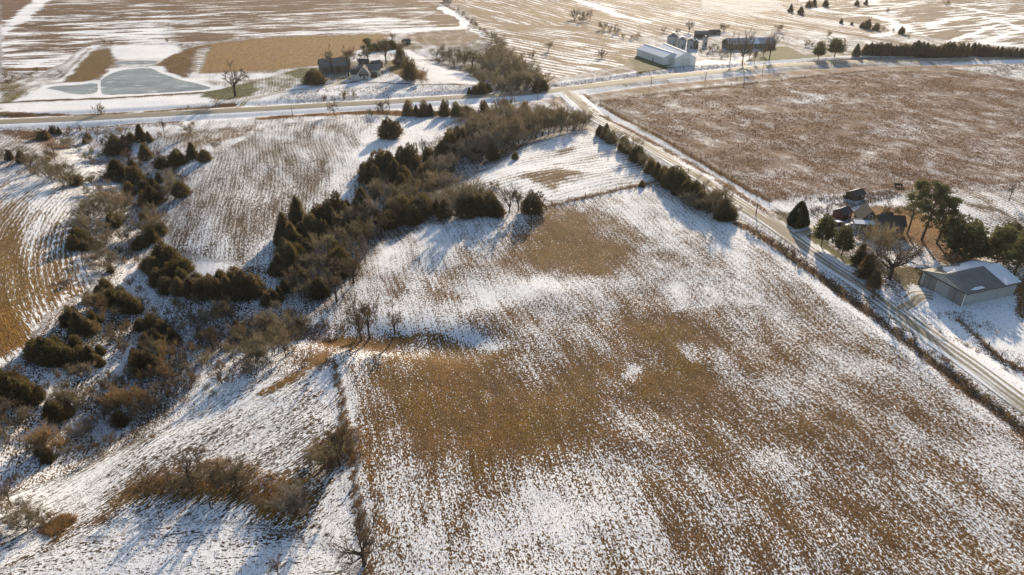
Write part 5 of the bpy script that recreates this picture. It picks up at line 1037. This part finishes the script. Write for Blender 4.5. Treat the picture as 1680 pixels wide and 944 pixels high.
# ------------------------------------------------------------------ utility poles, fences
def pole(px, py, hpx, label):
    p = at(px, py); h = metres(p, hpx); e = empty('utility_pole', p, -.25, label, 'utility pole', 'utility poles along the roads')
    child(e, 'post', MB().tube((0, 0, -.3), (0, 0, h), .17, .11, 8), M['wood']); child(e, 'crossarm', MB().box(-1.1, -.06, h - .7, 1.1, .06, h - .55), M['wood'])
    for x in (-1, -.4, .4, 1): child(e, 'insulator', MB().tube((x, 0, h - .55), (x, 0, h - .38), .05, .03, 6), M['steel'])
for a in [(481, 196, 18, 'utility pole on the near highway shoulder below the white farmhouse, left one'), (639, 182, 22, 'utility pole on the near highway shoulder left of the evergreen row'), (882, 164, 16, 'utility pole above the grey thicket near the road junction'), (1068, 142, 15, 'utility pole below the highway under the white sheds'), (1157, 133, 14, 'utility pole in the verge right of the white sheds'), (1250, 125, 20, 'utility pole in the verge below the tall bare trees'), (1240, 353, 20, 'utility pole beside the gravel road above the farm entrance'), (1455, 538, 22, 'leaning wooden pole between the gravel road and big field'), (1128, 292, 16, 'utility pole behind the cedar hedge on the gravel road')]: pole(*a)
def fence(pl, label, sp=5.0, hh=1.2, group=None, wires=3):
    P = resample(wpts(pl), sp); x = np.array([p[0] for p in P]); y = np.array([p[1] for p in P]); z = hgt(x, y)
    e = empty('wire_fence', (x[0], y[0], z[0]), 0, label, 'fence', group)
    pm = MB().box(-.09, -.09, -.2, .09, .09, hh).mesh('post', M['wood']); wr = MB()
    for i in range(len(P)):
        o = link('post', pm, e); o.location = (x[i] - x[0], y[i] - y[0], z[i] - z[0]); o.rotation_euler = (random.uniform(-.06, .06), random.uniform(-.06, .06), random.uniform(0, 3)); o.scale = (1, 1, random.uniform(.85, 1.15))
        if i:
            for k in range(wires):
                zz = hh * (.35 + .28 * k); wr.tube((x[i - 1] - x[0], y[i - 1] - y[0], z[i - 1] - z[0] + zz), (x[i] - x[0], y[i] - y[0], z[i] - z[0] + zz), .018, .018, 3)
    wr.build('wire', M['wire'], e); return e
fence([(905, 341), (960, 328), (1010, 317), (1055, 308), (1085, 300)], 'wire fence crossing the snow between the two eastern fields')
fence([(1215, 374), (1260, 398), (1320, 437), (1400, 493), (1470, 546), (1540, 601), (1620, 661), (1700, 722)], 'wire fence between the big field and the gravel road')
fence([(985, 171), (1060, 212), (1120, 246), (1200, 294), (1262, 332)], 'wire fence along the prairie side of the gravel road', 6)
fence([(985, 168), (1100, 152), (1200, 141), (1320, 127), (1460, 115), (1560, 113)], 'wire fence along the prairie side of the highway', 8)
fence([(240, 229), (330, 222), (420, 205), (470, 197), (560, 191), (660, 193), (760, 194)], 'wire fence at the top of the terraced field below the highway', 6)
fence([(590, 137), (700, 139.5), (790, 140.5)], 'wire fence on the snowy bank below the farmhouse', 7)
fence([(722, 4), (760, 26), (790, 50), (812, 60)], 'overgrown wire fence running up to the far fields', 7)
fence([(548, 592), (556, 640), (566, 705), (580, 795), (594, 862), (612, 950)], 'low wire fence beside the field track in the foreground', 5)
fence([(1572, 526), (1602, 551), (1642, 586), (1692, 613)], 'wire fence on the snow below the metal barn', 4)
fence([(1320, 330), (1350, 325), (1385, 320)], 'short wire fence across the snowy yard behind the farm', 4)

# ------------------------------------------------------------------ ground cover nobody could count
def tufts(name, XY, hgt_rng, m, blades_=4, wd=.10, spread=.25, tilt=.5):
    n = len(XY); r = RNG; x = np.repeat(XY[:, 0], blades_) + r.normal(size=n * blades_) * spread; y = np.repeat(XY[:, 1], blades_) + r.normal(size=n * blades_) * spread
    z = hgt(x, y) - .03; D = np.stack([r.normal(size=len(x)) * tilt, r.normal(size=len(x)) * tilt, np.ones(len(x))], 1); D /= np.linalg.norm(D, axis=1)[:, None]
    sz = np.repeat(r.uniform(.6, 1.2, n), blades_); V, F = blades(np.stack([x, y, z], 1), D, r.uniform(*hgt_rng, len(x)) * sz, wd * r.uniform(.6, 1.4, len(x)), r)
    return link(name, npmesh(name, V, F, (m,)), kind='stuff')
def scatter_poly(pl, n, clump=0.0):
    P = np.array(wpts(pl)); out = []
    while sum(len(o) for o in out) < n:
        x = RNG.uniform(P[:, 0].min(), P[:, 0].max(), n * 2); y = RNG.uniform(P[:, 1].min(), P[:, 1].max(), n * 2); k = in_poly(x, y, [tuple(q) for q in P]) > 0
        if clump: k &= fbm(x + 77, y + 31, 9, 3) > clump + RNG.uniform(-.12, .12, len(x))
        out.append(np.stack([x[k], y[k]], 1))
    return np.concatenate(out)[:n]
def scatter_line(pl, n, sig):
    P = np.array(resample(wpts(pl), 1.0)); i = RNG.randint(0, len(P), n); q = P[i] + RNG.normal(size=(n, 2)) * sig; k = fbm(q[:, 0], q[:, 1], 7, 2) > .38; return q[k]
def cat(*a): return np.concatenate(a)
tufts('prairie_grass', scatter_poly([(985, 168), (1100, 152), (1300, 130), (1460, 119), (1600, 119), (1760, 150), (1760, 320), (1500, 312), (1330, 330), (1262, 330), (1160, 262), (1060, 207)], 30000, .42), (.25, .6), M['rust'], 3, .22, .4)
tufts('roadside_grass', cat(scatter_line([(1215, 370), (1260, 397), (1320, 436), (1400, 492), (1470, 545), (1540, 600), (1620, 660), (1700, 722)], 2600, 1.0)[::2], scatter_line([(955, 168), (1000, 195), (1060, 228), (1140, 272), (1200, 310), (1262, 352)], 3000, 1.0), scatter_line([(985, 172), (1060, 213), (1120, 247), (1200, 295), (1262, 332)], 1500, .6), scatter_line([(440, 193), (520, 187), (600, 184), (700, 187), (760, 188)], 5000, 2.2), scatter_line([(0, 187), (60, 188), (180, 187), (300, 179), (380, 173)], 3500, 2.0), scatter_line([(905, 342), (1055, 308), (1085, 300)], 1200, .6), scatter_line([(548, 590), (556, 640), (565, 700), (578, 790), (592, 860), (612, 960)], 600, .5), scatter_line([(1572, 526), (1602, 551), (1642, 586), (1692, 613)], 250, .3), scatter_line([(985, 168), (1100, 152), (1200, 141), (1320, 127), (1460, 115)], 3000, 1.2), scatter_line([(722, 4), (760, 26), (790, 50), (812, 60)], 1200, 1.5)), (.25, .7), M['straw'], 3, .12, .35)
tufts('golden_grass', cat(scatter_poly([(200, 790), (270, 765), (360, 745), (430, 770), (500, 800), (500, 838), (430, 838), (360, 800), (300, 820), (240, 805)], 1500), scatter_poly([(60, 860), (95, 830), (120, 840), (85, 875)], 700), scatter_poly([(500, 740), (560, 700), (590, 700), (600, 760), (540, 770)], 700), scatter_poly([(262, 106), (285, 88), (325, 76), (322, 118), (300, 128)], 1500)), (.4, 1.2), M['straw'], 4, .08, .35)
tufts('snow_bank_weeds', cat(scatter_poly([(410, 172), (500, 150), (620, 141), (700, 141), (790, 141), (770, 150), (700, 155), (560, 163), (440, 173)], 1500, .40), scatter_poly([(905, 138), (1040, 120), (1120, 108), (1210, 104), (1210, 108), (1130, 115), (1040, 126), (930, 142)], 1300), scatter_poly([(1280, 104), (1340, 96), (1540, 90), (1540, 96), (1400, 99)], 900), scatter_poly([(0, 208), (300, 196), (300, 206), (120, 216), (0, 216)], 1300), scatter_poly([(1500, 520), (1580, 508), (1680, 560), (1680, 620), (1600, 575)], 160, .5), scatter_poly([(1330, 325), (1460, 310), (1480, 320), (1330, 355)], 900, .4), scatter_poly([(240, 500), (330, 490), (430, 490), (540, 520), (540, 545), (300, 540), (250, 520)], 2500, .4), scatter_poly([(130, 250), (290, 230), (290, 300), (200, 330), (140, 290)], 2200, .42), scatter_poly([(1560, 112), (1700, 104), (1700, 136), (1640, 124)], 900, .4)), (.35, .9), M['weed'], 4, .14, .28)
for i, q in enumerate(LITTER[:13]):
    A = abs(sum(a[0] * b[1] - b[0] * a[1] for a, b in zip(wpts(q), wpts(q)[1:] + wpts(q)[:1]))) / 2
    tufts('woodland_undergrowth', scatter_poly(q, int(min(3500, A * .28))), (.3, 1.1), M['weed'] if i % 2 else M['twig'], 5, .06, .5, .8)
# stubble of the big field: short stalks in the near part
tufts('crop_stubble', scatter_poly([(560, 600), (900, 470), (1150, 430), (1330, 470), (1690, 730), (1720, 1000), (600, 1000)], 90000, .30), (.10, .30), M['straw'], 2, .09, .18, 1.2)
tufts('crop_stubble', scatter_poly([(-20, 1000), (-20, 860), (200, 730), (430, 640), (550, 610), (600, 1000)], 20000, .30), (.10, .30), M['weed'], 2, .09, .18, 1.2)
# a few drifted stones and brush heaps along the creek

# ------------------------------------------------------------------ winter haze
x0, x1, y0, y1 = xs[0] - 40, xs[-1] + 40, ys[0] - 40, ys[-1] + 40
HZ = float(Z.min()) - 3, max(84.0, float(Z.max()) + 4)
hm = bpy.data.materials.new('thin_winter_haze'); hm.use_nodes = True; nt = hm.node_tree; nt.nodes.remove(nt.nodes['Principled BSDF'])
pv = nt.nodes.new('ShaderNodeVolumePrincipled'); pv.inputs['Density'].default_value = .000045; pv.inputs['Color'].default_value = (.93, .93, .93, 1); pv.inputs['Anisotropy'].default_value = .35
nt.links.new(pv.outputs[0], nt.nodes['Material Output'].inputs['Volume'])
hb = MB().box(x0, y0, HZ[0], x1, y1, HZ[1]); hme = hb.mesh('haze', hm); link('haze', hme, kind='stuff')
#@@END
